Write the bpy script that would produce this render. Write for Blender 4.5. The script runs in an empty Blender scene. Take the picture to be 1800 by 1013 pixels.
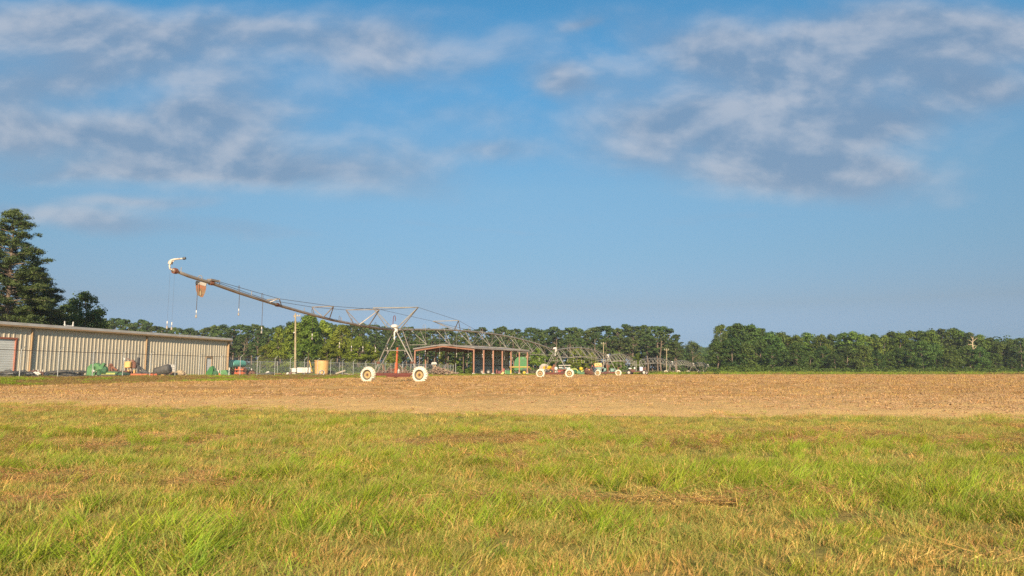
import bpy, math, random
import numpy as np
from mathutils import Vector, Matrix

random.seed(7)
RNG = np.random.default_rng(7)
SC = bpy.context.scene
COL = SC.collection

# ------------------------------------------------------------------ camera model
FPX, CAMH = 1250.0, 0.85
TILT = math.atan(147 / FPX)
CT, ST = math.cos(TILT), math.sin(TILT)


def P(px, py, Y):
    """World point at depth Y seen along a measured sight line of the photograph."""
    xc, yc = (px - 900) / FPX, (506.5 - py) / FPX
    d = CT - yc * ST
    return Vector((xc * Y / d, Y, CAMH + (ST + yc * CT) * Y / d))


def GX(px, Y):
    return P(px, 656, Y).x


# ------------------------------------------------------------------ numpy noise
def _hash(ix, iy, seed):
    h = (ix * 374761393 + iy * 668265263 + seed * 974711) & 0x7FFFFFFF
    h = ((h ^ (h >> 13)) * 1274126177) & 0x7FFFFFFF
    return ((h ^ (h >> 16)) & 0xFFFF) / 65535.0


def vnoise(x, y, seed=0):
    x, y = np.asarray(x, float), np.asarray(y, float)
    ix, iy = np.floor(x).astype(np.int64), np.floor(y).astype(np.int64)
    fx, fy = x - ix, y - iy
    fx, fy = fx * fx * (3 - 2 * fx), fy * fy * (3 - 2 * fy)
    a, b = _hash(ix, iy, seed), _hash(ix + 1, iy, seed)
    c, d = _hash(ix, iy + 1, seed), _hash(ix + 1, iy + 1, seed)
    return (a * (1 - fx) + b * fx) * (1 - fy) + (c * (1 - fx) + d * fx) * fy


def fbm(x, y, seed=0, oct=4):
    s, a, t = 0, 0.5, 0
    for o in range(oct):
        s = s + a * vnoise(np.asarray(x) * 2 ** o, np.asarray(y) * 2 ** o, seed + o * 17)
        t += a
        a *= 0.5
    return s / t


# ------------------------------------------------------------------ tagging
def tag(o, label=None, cat=None, group=None, kind=None):
    if label:
        o['label'] = label
    if cat:
        o['category'] = cat
    if group:
        o['group'] = group
    if kind:
        o['kind'] = kind
    return o


def thing(name, label, cat, loc, group=None):
    o = bpy.data.objects.new(name, None)
    COL.objects.link(o)
    o.location = loc
    o.empty_display_size = 0.3
    return tag(o, label, cat, group)


def wloc(o):
    v = Vector((0, 0, 0))
    while o is not None:
        v += o.location
        o = o.parent
    return v


def kids(o):
    return [c for c in bpy.data.objects if c.parent == o]


def copy_tree(o, parent=None):
    c = o.copy()
    COL.objects.link(c)
    if parent is not None:
        c.parent = parent
    for ch in list(o.children):
        copy_tree(ch, c)
    return c


# ------------------------------------------------------------------ mesh builder
class MB:
    def __init__(s):
        s.v, s.f, s.m = [], [], []

    def add(s, vs, fs, M=None, mi=0):
        b = len(s.v)
        for p in vs:
            p = Vector(p)
            s.v.append(M @ p if M is not None else p)
        for f in fs:
            s.f.append([b + i for i in f])
            s.m.append(mi)
        return s

    def box(s, c, d, rz=0, mi=0, rx=0, ry=0, taper=1.0):
        x, y, z = d[0] / 2, d[1] / 2, d[2] / 2
        t = taper
        vs = [(-x, -y, -z), (x, -y, -z), (x, y, -z), (-x, y, -z), (-x * t, -y * t, z), (x * t, -y * t, z), (x * t, y * t, z), (-x * t, y * t, z)]
        fs = [(3, 2, 1, 0), (4, 5, 6, 7), (0, 1, 5, 4), (1, 2, 6, 5), (2, 3, 7, 6), (3, 0, 4, 7)]
        M = Matrix.Translation(c) @ Matrix.Rotation(rz, 4, 'Z') @ Matrix.Rotation(ry, 4, 'Y') @ Matrix.Rotation(rx, 4, 'X')
        return s.add(vs, fs, M, mi)

    def rbox(s, c, d, b, rz=0, mi=0):
        """box with bevelled vertical and horizontal edges"""
        x, y, z = d[0] / 2, d[1] / 2, d[2] / 2
        rings = []
        for zz, ins in ((-z, b), (-z + b, 0), (z - b, 0), (z, b)):
            X, Y, B = x - ins, y - ins, b * 0.8
            rings.append([(-X + B, -Y, zz), (X - B, -Y, zz), (X, -Y + B, zz), (X, Y - B, zz), (X - B, Y, zz), (-X + B, Y, zz), (-X, Y - B, zz), (-X, -Y + B, zz)])
        vs = [p for r in rings for p in r]
        fs = [[7, 6, 5, 4, 3, 2, 1, 0], [24 + i for i in range(8)]]
        for k in range(3):
            for i in range(8):
                j = (i + 1) % 8
                fs.append([k * 8 + i, k * 8 + j, k * 8 + 8 + j, k * 8 + 8 + i])
        return s.add(vs, fs, Matrix.Translation(c) @ Matrix.Rotation(rz, 4, 'Z'), mi)

    def bar(s, p, q, w, h=None, mi=0):
        p, q = Vector(p), Vector(q)
        h = h or w
        d = q - p
        L = d.length
        if L < 1e-6:
            return s
        M = Matrix.Translation((p + q) / 2) @ d.to_track_quat('Z', 'Y').to_matrix().to_4x4()
        x, y, z = w / 2, h / 2, L / 2
        vs = [(-x, -y, -z), (x, -y, -z), (x, y, -z), (-x, y, -z), (-x, -y, z), (x, -y, z), (x, y, z), (-x, y, z)]
        fs = [(3, 2, 1, 0), (4, 5, 6, 7), (0, 1, 5, 4), (1, 2, 6, 5), (2, 3, 7, 6), (3, 0, 4, 7)]
        return s.add(vs, fs, M, mi)

    def tube(s, pts, r, n=8, mi=0, cap=True):
        pts = [Vector(p) for p in pts]
        rs = r if isinstance(r, (list, tuple)) else [r] * len(pts)
        b = len(s.v)
        up = None
        for i, p in enumerate(pts):
            d = (pts[min(i + 1, len(pts) - 1)] - pts[max(i - 1, 0)]).normalized()
            if up is None:
                up = d.orthogonal().normalized()
            up = (up - d * up.dot(d))
            up = up.normalized() if up.length > 1e-5 else d.orthogonal().normalized()
            w = d.cross(up)
            for k in range(n):
                a = 2 * math.pi * k / n
                s.v.append(p + (up * math.cos(a) + w * math.sin(a)) * rs[i])
        for i in range(len(pts) - 1):
            for k in range(n):
                j = (k + 1) % n
                s.f.append([b + i * n + k, b + i * n + j, b + i * n + n + j, b + i * n + n + k])
                s.m.append(mi)
        if cap:
            s.f.append([b + k for k in range(n)][::-1])
            s.f.append([b + (len(pts) - 1) * n + k for k in range(n)])
            s.m += [mi, mi]
        return s

    def lathe(s, prof, n=24, M=None, mi=0, close=False):
        b = len(s.v)
        for r, z in prof:
            for k in range(n):
                a = 2 * math.pi * k / n
                p = Vector((r * math.cos(a), r * math.sin(a), z))
                s.v.append(M @ p if M is not None else p)
        m = len(prof)
        for i in range(m if close else m - 1):
            i2 = (i + 1) % m
            for k in range(n):
                j = (k + 1) % n
                s.f.append([b + i * n + k, b + i * n + j, b + i2 * n + j, b + i2 * n + k])
                s.m.append(mi)
        return s

    def lump(s, c, r, sc=(1, 1, 1), mi=0, jit=0.25, n=7, m=5):
        b = len(s.v)
        c = Vector(c)
        ph = random.random() * 9
        for i in range(m + 1):
            t = math.pi * i / m
            for k in range(n):
                a = 2 * math.pi * k / n + ph
                j = 1 + random.uniform(-jit, jit)
                s.v.append(c + Vector((math.sin(t) * math.cos(a) * sc[0], math.sin(t) * math.sin(a) * sc[1], math.cos(t) * sc[2])) * r * j)
        for i in range(m):
            for k in range(n):
                j = (k + 1) % n
                s.f.append([b + i * n + k, b + i * n + n + k, b + i * n + n + j, b + i * n + j])
                s.m.append(mi)
        return s

    def prism(s, poly, p0, ax, ay, depth, mi=0):
        """2-D outline (in metres along ax, ay from p0) given thickness along the normal"""
        p0, ax, ay = Vector(p0), Vector(ax), Vector(ay)
        nrm = ax.cross(ay).normalized() * depth
        n = len(poly)
        vs = [p0 + ax * x + ay * y for x, y in poly]
        vs += [v + nrm for v in vs]
        fs = [list(range(n))[::-1], [n + i for i in range(n)]]
        for i in range(n):
            j = (i + 1) % n
            fs.append([i, j, n + j, n + i])
        return s.add(vs, fs, None, mi)

    def build(s, name, mats, parent=None, smooth=False):
        off = wloc(parent) if parent is not None else Vector((0, 0, 0))
        me = bpy.data.meshes.new(name)
        me.from_pydata([tuple(v - off) for v in s.v], [], s.f)
        if not isinstance(mats, (list, tuple)):
            mats = [mats]
        for m in mats:
            me.materials.append(m)
        if len(mats) > 1:
            me.polygons.foreach_set('material_index', s.m)
        if smooth:
            me.polygons.foreach_set('use_smooth', [True] * len(me.polygons))
        me.update()
        o = bpy.data.objects.new(name, me)
        COL.objects.link(o)
        if parent is not None:
            o.parent = parent
        return o


def np_mesh(name, V, F4, tint=None, mats=(), smooth=False):
    """mesh from numpy arrays: V (n,3), F4 (m,4), optional per-vertex tint"""
    me = bpy.data.meshes.new(name)
    n, m = len(V), len(F4)
    me.vertices.add(n)
    me.vertices.foreach_set('co', np.asarray(V, np.float32).ravel())
    k = F4.shape[1]
    me.loops.add(m * k)
    me.loops.foreach_set('vertex_index', F4.astype(np.int32).ravel())
    me.polygons.add(m)
    me.polygons.foreach_set('loop_start', np.arange(m, dtype=np.int32) * k)
    me.polygons.foreach_set('loop_total', np.full(m, k, np.int32))
    if smooth:
        me.polygons.foreach_set('use_smooth', np.ones(m, bool))
    me.update(calc_edges=True)
    me.validate()
    if tint is not None:
        at = me.attributes.new('tint', 'FLOAT', 'POINT')
        at.data.foreach_set('value', np.asarray(tint, np.float32))
    for mt in mats:
        me.materials.append(mt)
    return me


# ------------------------------------------------------------------ materials
def new_mat(name):
    m = bpy.data.materials.new(name)
    m.use_nodes = True
    nt = m.node_tree
    nt.nodes.clear()
    out = nt.nodes.new('ShaderNodeOutputMaterial')
    return m, nt, out


def N(nt, t, **kw):
    n = nt.nodes.new(t)
    for k, v in kw.items():
        setattr(n, k, v)
    return n


def mix(nt, fac, a, b, blend='MIX'):
    n = nt.nodes.new('ShaderNodeMix')
    n.data_type = 'RGBA'
    n.blend_type = blend
    for idx, x in ((0, fac), (6, a), (7, b)):
        if hasattr(x, 'is_output'):
            nt.links.new(x, n.inputs[idx])
        elif idx == 0:
            n.inputs[0].default_value = x
        else:
            n.inputs[idx].default_value = (*x[:3], 1)
    return n.outputs[2]


def math_n(nt, op, a, b=None, c=None, clamp=False):
    n = nt.nodes.new('ShaderNodeMath')
    n.operation = op
    n.use_clamp = clamp
    for i, x in enumerate((a, b, c)):
        if x is None:
            continue
        if hasattr(x, 'is_output'):
            nt.links.new(x, n.inputs[i])
        else:
            n.inputs[i].default_value = x
    return n.outputs[0]


def ramp(nt, x, lo, hi, inter='SMOOTHSTEP'):
    n = nt.nodes.new('ShaderNodeMapRange')
    n.interpolation_type = inter
    nt.links.new(x, n.inputs[0])
    n.inputs[1].default_value = lo
    n.inputs[2].default_value = hi
    return n.outputs[0]


def noise(nt, vec, scale, detail=4, rough=0.55, dist=0.0):
    n = nt.nodes.new('ShaderNodeTexNoise')
    n.inputs['Scale'].default_value = scale
    n.inputs['Detail'].default_value = detail
    n.inputs['Roughness'].default_value = rough
    n.inputs['Distortion'].default_value = dist
    if vec is not None:
        nt.links.new(vec, n.inputs['Vector'])
    return n.outputs[0]


def stretch(nt, vec, sc, rot=(0, 0, 0)):
    n = nt.nodes.new('ShaderNodeMapping')
    nt.links.new(vec, n.inputs['Vector'])
    n.inputs['Scale'].default_value = sc
    n.inputs['Rotation'].default_value = rot
    return n.outputs[0]


def pos(nt):
    return nt.nodes.new('ShaderNodeNewGeometry').outputs['Position']


def mat(name, c, c2=None, scale=2.5, rough=0.65, metal=0.0, c3=None, spread=0.45, bump=0.0, lo=0.38, hi=0.62):
    """painted or worn surface: base colour, second colour in patches, third (rust, dirt) in finer spots"""
    m, nt, out = new_mat(name)
    b = N(nt, 'ShaderNodeBsdfPrincipled')
    b.inputs['Roughness'].default_value = rough
    b.inputs['Metallic'].default_value = metal
    p = pos(nt)
    c2 = c2 or tuple(x * 0.72 for x in c)
    n1 = noise(nt, p, scale, 5, 0.6)
    col = mix(nt, ramp(nt, n1, lo, hi), c, c2)
    if c3:
        n2 = noise(nt, stretch(nt, p, (1, 1, 0.45)), scale * 2.6, 6, 0.65)
        col = mix(nt, ramp(nt, n2, 1 - spread, 1 - spread + 0.13), col, c3)
    nt.links.new(col, b.inputs['Base Color'])
    rr = math_n(nt, 'MULTIPLY_ADD', n1, 0.3, rough - 0.15)
    nt.links.new(rr, b.inputs['Roughness'])
    if bump:
        bn = N(nt, 'ShaderNodeBump')
        bn.inputs['Strength'].default_value = bump
        bn.inputs['Distance'].default_value = 0.03
        nt.links.new(noise(nt, p, scale * 6, 4), bn.inputs['Height'])
        nt.links.new(bn.outputs[0], b.inputs['Normal'])
    nt.links.new(b.outputs[0], out.inputs[0])
    return m


def leaf_mat(name, dark, light, dry=None, dry_amt=0.0, trans=0.3, posn=0.12, inst=False, dry_pos=None):
    """thin leaf or blade: colour varies leaf by leaf (tint attribute), plant by plant, and in patches over the ground"""
    m, nt, out = new_mat(name)
    at = N(nt, 'ShaderNodeAttribute', attribute_name='tint')
    col = mix(nt, at.outputs['Fac'], dark, light)
    p = pos(nt)
    if inst:
        ai = N(nt, 'ShaderNodeAttribute', attribute_name='ptint', attribute_type='INSTANCER')
        rnd = ai.outputs['Fac']
    else:
        rnd = N(nt, 'ShaderNodeObjectInfo').outputs['Random']
    hs = N(nt, 'ShaderNodeHueSaturation')
    nt.links.new(col, hs.inputs['Color'])
    nt.links.new(math_n(nt, 'MULTIPLY_ADD', rnd, 0.05, 0.475), hs.inputs['Hue'])
    r2 = math_n(nt, 'FRACT', math_n(nt, 'MULTIPLY', rnd, 7.31))
    nt.links.new(math_n(nt, 'MULTIPLY', math_n(nt, 'MULTIPLY_ADD', noise(nt, p, posn, 3), 0.9, 0.55), math_n(nt, 'MULTIPLY_ADD', r2, 0.5, 0.75)), hs.inputs['Value'])
    col = hs.outputs[0]
    if dry:
        wn = N(nt, 'ShaderNodeTexWhiteNoise', noise_dimensions='2D')
        sep = N(nt, 'ShaderNodeCombineXYZ')
        nt.links.new(at.outputs['Fac'], sep.inputs[0])
        nt.links.new(rnd, sep.inputs[1])
        nt.links.new(sep.outputs[0], wn.inputs['Vector'])
        f = math_n(nt, 'LESS_THAN', wn.outputs['Value'], dry_amt)
        col = mix(nt, f, col, dry)
    d = N(nt, 'ShaderNodeBsdfPrincipled')
    d.inputs['Roughness'].default_value = 0.6
    d.inputs['Specular IOR Level'].default_value = 0.25
    nt.links.new(col, d.inputs['Base Color'])
    t = N(nt, 'ShaderNodeBsdfTranslucent')
    nt.links.new(col, t.inputs['Color'])
    mx = N(nt, 'ShaderNodeMixShader')
    mx.inputs[0].default_value = trans
    nt.links.new(d.outputs[0], mx.inputs[1])
    nt.links.new(t.outputs[0], mx.inputs[2])
    nt.links.new(mx.outputs[0], out.inputs[0])
    return m


RUST = (0.17, 0.065, 0.03)
M = dict(
    wall=mat('cream_sheet_metal', (0.58, 0.505, 0.38), (0.53, 0.465, 0.355), 0.35, 0.5, c3=(0.40, 0.31, 0.20), spread=0.36),
    trim=mat('grey_eave_metal', (0.42, 0.40, 0.37), (0.35, 0.33, 0.30), 1.2, 0.5),
    brown=mat('brown_trim_metal', (0.36, 0.23, 0.12), (0.30, 0.20, 0.11), 1.5, 0.6, c3=(0.2, 0.12, 0.06), spread=0.36),
    redjamb=mat('red_door_jamb', (0.38, 0.13, 0.08), (0.3, 0.11, 0.07), 2),
    shutter=mat('pale_shutter_metal', (0.66, 0.67, 0.64), (0.6, 0.61, 0.58), 0.8, 0.5),
    doorwhite=mat('white_door_paint', (0.78, 0.78, 0.76), (0.7, 0.7, 0.68), 1.5, 0.5),
    galv=mat('galvanised_steel', (0.29, 0.27, 0.235), (0.23, 0.215, 0.19), 1.6, 0.5, 0.1, c3=(0.36, 0.26, 0.17), spread=0.36),
    galvdark=mat('weathered_steel', (0.30, 0.27, 0.24), (0.24, 0.2, 0.17), 1.2, 0.5, 0.3, c3=(0.22, 0.12, 0.07), spread=0.4),
    fencepost=mat('fence_post_steel', (0.46, 0.47, 0.46), (0.4, 0.4, 0.38), 2, 0.5, 0.3),
    railbrown=mat('dark_brown_rail', (0.10, 0.075, 0.055), (0.14, 0.10, 0.07), 2, 0.7),  # dark brown tone for the top rail of the armed fence
    cable=mat('steel_cable', (0.12, 0.11, 0.11), None, 4, 0.5, 0.3),
    redbeam=mat('worn_red_beam', (0.13, 0.032, 0.024), (0.10, 0.03, 0.024), 1.5, 0.7, c3=(0.2, 0.09, 0.05), spread=0.38),
    orange=mat('orange_red_paint', (0.55, 0.13, 0.05), (0.45, 0.1, 0.04), 2, 0.6, c3=RUST, spread=0.36),
    tyrewhite=mat('chalky_white_tyre', (0.70, 0.64, 0.52), (0.62, 0.55, 0.43), 3, 0.85, c3=(0.42, 0.31, 0.19), spread=0.37),
    rim=mat('cream_rim', (0.42, 0.30, 0.13), (0.36, 0.25, 0.11), 4, 0.6, c3=(0.36, 0.18, 0.08), spread=0.4),
    rimside=mat('grey_rim_edge', (0.13, 0.11, 0.08), None, 3, 0.6),
    hub=mat('rusty_hub', (0.14, 0.065, 0.045), (0.1, 0.05, 0.04), 5, 0.7),
    tyre=mat('black_rubber', (0.03, 0.03, 0.032), (0.06, 0.055, 0.05), 3, 0.8),
    white=mat('white_plastic', (0.66, 0.63, 0.58), (0.56, 0.53, 0.49), 2.5, 0.5),
    gun=mat('flaking_white_paint', (0.56, 0.51, 0.44), (0.5, 0.45, 0.38), 5, 0.6, c3=(0.22, 0.13, 0.08), spread=0.5),
    black=mat('black_plastic', (0.025, 0.026, 0.03), (0.06, 0.06, 0.065), 2, 0.45),
    tarp=mat('charcoal_tarp', (0.055, 0.05, 0.048), (0.085, 0.08, 0.075), 2.5, 0.7, bump=0.3),
    green=mat('green_machine_paint', (0.02, 0.155, 0.028), (0.018, 0.13, 0.026), 1.5, 0.45, c3=(0.04, 0.14, 0.03), spread=0.38),
    greenfade=mat('faded_green_paint', (0.10, 0.25, 0.09), (0.05, 0.17, 0.06), 2.2, 0.5, c3=(0.2, 0.3, 0.14), spread=0.4),
    greendark=mat('dark_green_paint', (0.025, 0.09, 0.035), (0.035, 0.12, 0.05), 2.2, 0.5),
    yellow=mat('yellow_paint', (0.62, 0.42, 0.02), (0.54, 0.34, 0.03), 2, 0.5),
    lime=mat('yellow_green_paint', (0.40, 0.44, 0.12), (0.32, 0.36, 0.1), 2, 0.5),
    tan=mat('tan_fibreglass', (0.62, 0.37, 0.14), (0.56, 0.32, 0.11), 0.9, 0.55, c3=(0.4, 0.22, 0.09), spread=0.3),
    yellowtank=mat('aged_poly_tank', (0.74, 0.47, 0.16), (0.66, 0.4, 0.13), 1.5, 0.55),
    teal=mat('turquoise_tank', (0.12, 0.40, 0.31), (0.10, 0.34, 0.27), 1.2, 0.5),
    teal_lit=mat('sunlit_turquoise', (0.32, 0.72, 0.58), (0.28, 0.64, 0.52), 1.2, 0.5),  # turquoise lightened to paint the sun on the tank's end disc
    tealdull=mat('dull_teal_metal', (0.16, 0.26, 0.22), (0.12, 0.2, 0.18), 1.5, 0.6),
    navy=mat('dark_blue_metal', (0.03, 0.05, 0.09), (0.05, 0.07, 0.1), 2, 0.5),
    red=mat('red_paint', (0.34, 0.05, 0.04), (0.26, 0.05, 0.04), 2, 0.5, c3=RUST, spread=0.38),
    darkred=mat('dark_red_paint', (0.16, 0.025, 0.03), (0.12, 0.03, 0.03), 2, 0.5),
    rust=mat('rusted_iron', (0.22, 0.085, 0.045), (0.15, 0.06, 0.04), 2.5, 0.8, c3=(0.3, 0.15, 0.08), spread=0.45),
    rustdark=mat('dark_rusted_iron', (0.10, 0.05, 0.04), (0.14, 0.06, 0.04), 2.5, 0.8),
    column=mat('primer_red_column', (0.31, 0.14, 0.085), (0.25, 0.11, 0.065), 0.9, 0.6, c3=(0.34, 0.17, 0.11), spread=0.38),
    roofm=mat('grey_roof_sheet', (0.30, 0.27, 0.25), (0.25, 0.22, 0.2), 0.6, 0.5, 0.2),
    shedwall=mat('pale_green_sheet', (0.55, 0.57, 0.48), (0.49, 0.51, 0.43), 0.6, 0.5),
    pole=mat('weathered_pole_wood', (0.36, 0.29, 0.18), (0.28, 0.22, 0.14), 1.5, 0.9, bump=0.2),
    plank=mat('grey_plank_wood', (0.42, 0.36, 0.28), (0.32, 0.26, 0.2), 2, 0.9),
    bark=mat('grey_brown_bark', (0.20, 0.15, 0.11), (0.14, 0.1, 0.075), 1.5, 0.95, bump=0.4),
    paleb=mat('pale_bark', (0.42, 0.34, 0.26), (0.3, 0.24, 0.18), 0.8, 0.95),
    deadwood=mat('bleached_deadwood', (0.55, 0.42, 0.28), (0.45, 0.33, 0.22), 1, 0.9),
    rubble=mat('dusty_rubble', (0.46, 0.36, 0.22), (0.30, 0.23, 0.15), 2.5, 0.95),
    brush=mat('dry_brushwood', (0.30, 0.21, 0.16), (0.2, 0.13, 0.1), 2, 0.95),
    concrete=mat('pale_concrete', (0.52, 0.49, 0.45), (0.44, 0.41, 0.37), 2, 0.9),
    glass=mat('dull_window_glass', (0.10, 0.17, 0.19), (0.2, 0.28, 0.28), 3, 0.15),
    lilac=mat('pale_lilac_box', (0.5, 0.5, 0.58), (0.45, 0.44, 0.52), 2, 0.5),
    sign=None,
)
# ------------------------------------------------------------------ sun, sky, camera
SUN_EL, SUN_AZ = math.radians(24), math.radians(2.5)      # the sun is low, straight behind the camera
DENOISE = False
SUN_POW, SKY_POW, EXPO = 4.2, 0.07, 1.0
to_sun = Vector((math.sin(SUN_AZ) * math.cos(SUN_EL), -math.cos(SUN_AZ) * math.cos(SUN_EL), math.sin(SUN_EL)))
ld = bpy.data.lights.new('sun', 'SUN')
ld.energy = SUN_POW
ld.angle = math.radians(0.53)
ld.color = (1.0, 0.80, 0.56)
lo_ = bpy.data.objects.new('sun', ld)
COL.objects.link(lo_)
lo_.rotation_euler = to_sun.to_track_quat('Z', 'Y').to_euler()
lo_.location = (-10, -40, 60)


def make_world():
    w = bpy.data.worlds.new('World')
    SC.world = w
    w.use_nodes = True
    nt = w.node_tree
    nt.nodes.clear()
    out = N(nt, 'ShaderNodeOutputWorld')
    sky = N(nt, 'ShaderNodeTexSky', sky_type='NISHITA')
    sky.sun_disc = False
    sky.sun_elevation = SUN_EL
    sky.sun_rotation = math.atan2(to_sun.x, to_sun.y)
    sky.altitude = 20
    sky.air_density = 1.0
    sky.dust_density = SKY_DUST
    sky.ozone_density = 1.5
    tc = N(nt, 'ShaderNodeTexCoord')
    sep = N(nt, 'ShaderNodeSeparateXYZ')
    nt.links.new(tc.outputs['Generated'], sep.inputs[0])
    # air colour by elevation: less yellow towards the horizon and deeper overhead than the model's clear air
    air = N(nt, 'ShaderNodeValToRGB')
    els = air.color_ramp.elements
    for k, (zp, c) in enumerate(((0.0, (.47, .80, 1.45)), (.043, (.385, .505, .84)), (.09, (.45, .49, .62)), (.16, (.50, .62, .69)), (.25, (.60, .79, .82)), (.42, (.40, .98, 1.14)), (.7, (.5, .95, 1.05)))):
        e = els[k] if k < 2 else els.new(zp)
        e.position = zp
        e.color = (*c, 1)
    nt.links.new(sep.outputs[2], air.inputs[0])
    skyc = mix(nt, 1.0, sky.outputs[0], air.outputs[0], 'MULTIPLY')
    # cloud layer coordinates: tangent of azimuth and of elevation as seen looking north
    yy = math_n(nt, 'MAXIMUM', math_n(nt, 'ABSOLUTE', sep.outputs[1]), 0.12)
    u = math_n(nt, 'DIVIDE', sep.outputs[0], yy)
    v = math_n(nt, 'DIVIDE', sep.outputs[2], yy)
    cmb = N(nt, 'ShaderNodeCombineXYZ')
    nt.links.new(u, cmb.inputs[0])
    nt.links.new(v, cmb.inputs[1])
    uv = cmb.outputs[0]
    # warp so that the cloud masses lose their round outlines
    wn = N(nt, 'ShaderNodeTexNoise')
    wn.inputs['Scale'].default_value = 5.5
    wn.inputs['Detail'].default_value = 5
    nt.links.new(stretch(nt, uv, (0.6, 1.3, 1)), wn.inputs['Vector'])
    vm = N(nt, 'ShaderNodeVectorMath', operation='MULTIPLY_ADD')
    nt.links.new(wn.outputs['Color'], vm.inputs[0])
    vm.inputs[1].default_value = (0.20, 0.075, 0)
    va = N(nt, 'ShaderNodeVectorMath', operation='SUBTRACT')
    nt.links.new(uv, va.inputs[0])
    va.inputs[1].default_value = (0.10, 0.0375, 0)
    nt.links.new(va.outputs[0], vm.inputs[2])
    wuv = vm.outputs[0]

    def blobs(lst):
        tot = None
        for (cx, cy, rx, ry, rot, wt) in lst:
            mp = N(nt, 'ShaderNodeMapping', vector_type='TEXTURE')
            nt.links.new(wuv, mp.inputs['Vector'])
            mp.inputs['Location'].default_value = ((cx - 900) / 1258, (653.5 - cy) / 1258, 0)
            mp.inputs['Rotation'].default_value = (0, 0, math.radians(rot))
            mp.inputs['Scale'].default_value = (rx / 1258, ry / 1258, 1)
            ln = N(nt, 'ShaderNodeVectorMath', operation='DOT_PRODUCT')
            nt.links.new(mp.outputs[0], ln.inputs[0])
            nt.links.new(mp.outputs[0], ln.inputs[1])
            e = math_n(nt, 'POWER', 2.718, math_n(nt, 'MULTIPLY', ln.outputs['Value'], -1.0))
            tot = math_n(nt, 'MULTIPLY', e, wt) if tot is None else math_n(nt, 'MULTIPLY_ADD', e, wt, tot)
        return tot

    masses = blobs([
        (150, 225, 450, 56, -7, 1.15), (480, 285, 270, 32, -8, .6), (70, 105, 190, 42, 8, .85), (400, 140, 190, 75, -25, .7),
        (640, 50, 250, 58, -6, .65), (100, 10, 360, 50, 0, .95), (170, 290, 210, 26, 2, .8), (110, 385, 280, 26, -6, .85),
        (230, 352, 100, 14, 0, .65), (330, 180, 120, 30, -5, .6), (860, 262, 110, 18, 6, .5), (830, 190, 120, 40, 0, .28),
        (1330, 220, 280, 85, -4, 1.05), (1500, 105, 310, 75, -3, .75), (1690, 15, 330, 66, 0, 1.15), (1600, 195, 140, 36, 6, .75),
        (1250, 60, 150, 55, 0, .6), (1540, 275, 140, 24, -6, .7), (1430, 310, 260, 36, -6, .7), (1750, 140, 110, 36, -12, .7),
        (1005, 118, 62, 26, -5, .75), (1020, 22, 34, 14, 15, .55), (1180, 200, 120, 50, 10, .5),
        (300, 130, 620, 190, -8, .24), (1450, 160, 520, 190, 0, .22), (700, 30, 500, 60, 0, .24),
        (760, 392, 260, 7, -3, .28), (1150, 380, 220, 12, 0, .2), (650, 420, 320, 14, -2, .14), (1450, 420, 400, 12, 0, .12)])
    n1 = noise(nt, stretch(nt, uv, (1.0, 1.7, 1), (0, 0, math.radians(10))), 5.0, 8, 0.53, 0.2)
    dens = math_n(nt, 'MULTIPLY_ADD', math_n(nt, 'SUBTRACT', n1, 0.5), 1.5, masses)
    dens = math_n(nt, 'MULTIPLY', dens, ramp(nt, masses, 0.04, 0.3))
    cov = ramp(nt, dens, 0.02, 1.3)
    # relief: the same noise taken a little way towards the light, so that upper edges are bright and bellies grey
    mp2 = N(nt, 'ShaderNodeMapping')
    nt.links.new(uv, mp2.inputs['Vector'])
    mp2.inputs['Location'].default_value = (-0.012, 0.022, 0)
    n2 = noise(nt, stretch(nt, mp2.outputs[0], (1.0, 1.7, 1), (0, 0, math.radians(10))), 5.0, 8, 0.53, 0.2)
    rel = ramp(nt, math_n(nt, 'SUBTRACT', n1, n2), -0.09, 0.15)
    thick = ramp(nt, masses, 0.6, 1.9)
    lit = math_n(nt, 'SUBTRACT', math_n(nt, 'MULTIPLY_ADD', rel, 0.85, 0.18), math_n(nt, 'MULTIPLY', thick, 0.36), clamp=True)
    cc = mix(nt, lit, CLOUD_DARK, CLOUD_LIT)
    full = mix(nt, math_n(nt, 'MULTIPLY', cov, 0.75), skyc, cc)
    bg = N(nt, 'ShaderNodeBackground')
    bg.inputs['Strength'].default_value = SKY_POW
    nt.links.new(full, bg.inputs['Color'])
    nt.links.new(bg.outputs[0], out.inputs[0])


SKY_DUST = 1.2
CLOUD_DARK, CLOUD_LIT = (1.55, 2.2, 3.2), (3.9, 4.0, 4.4)
make_world()

cd = bpy.data.cameras.new('camera')
cam = bpy.data.objects.new('camera', cd)
COL.objects.link(cam)
cam.location = (0, 0, CAMH)
cam.rotation_euler = (math.pi / 2 + TILT, 0, 0)
cd.sensor_width = 36
cd.lens = FPX / 1800 * 36
cd.clip_start, cd.clip_end = 0.1, 6000
cd.dof.use_dof = True
cd.dof.focus_distance = 45
cd.dof.aperture_fstop = 5.6
SC.camera = cam
SC.view_settings.view_transform = 'Standard'
SC.view_settings.look = 'None'
SC.view_settings.gamma = 1
SC.view_settings.exposure = EXPO
SC.render.film_transparent = False
cy = SC.cycles
cy.use_denoising = DENOISE
cy.max_bounces = 6
cy.diffuse_bounces = 3
cy.glossy_bounces = 2
cy.transmission_bounces = 3
cy.transparent_max_bounces = 10
cy.volume_bounces = 0
cy.caustics_reflective = False
cy.caustics_refractive = False

# ------------------------------------------------------------------ terrain
FAR = np.array([(-140, 22), (-60, 31), (-26.8, 37.5), (-27.6, 50), (-24, 61), (-18.5, 86), (-10.6, 134), (0, 153), (14.6, 184), (61, 202), (143, 197), (330, 190)], float)
NEAR = np.array([(-140, 40), (-40, 26), (-13, 18.3), (0, 14.0), (9, 12.7), (40, 10.5), (330, 8)], float)


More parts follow.
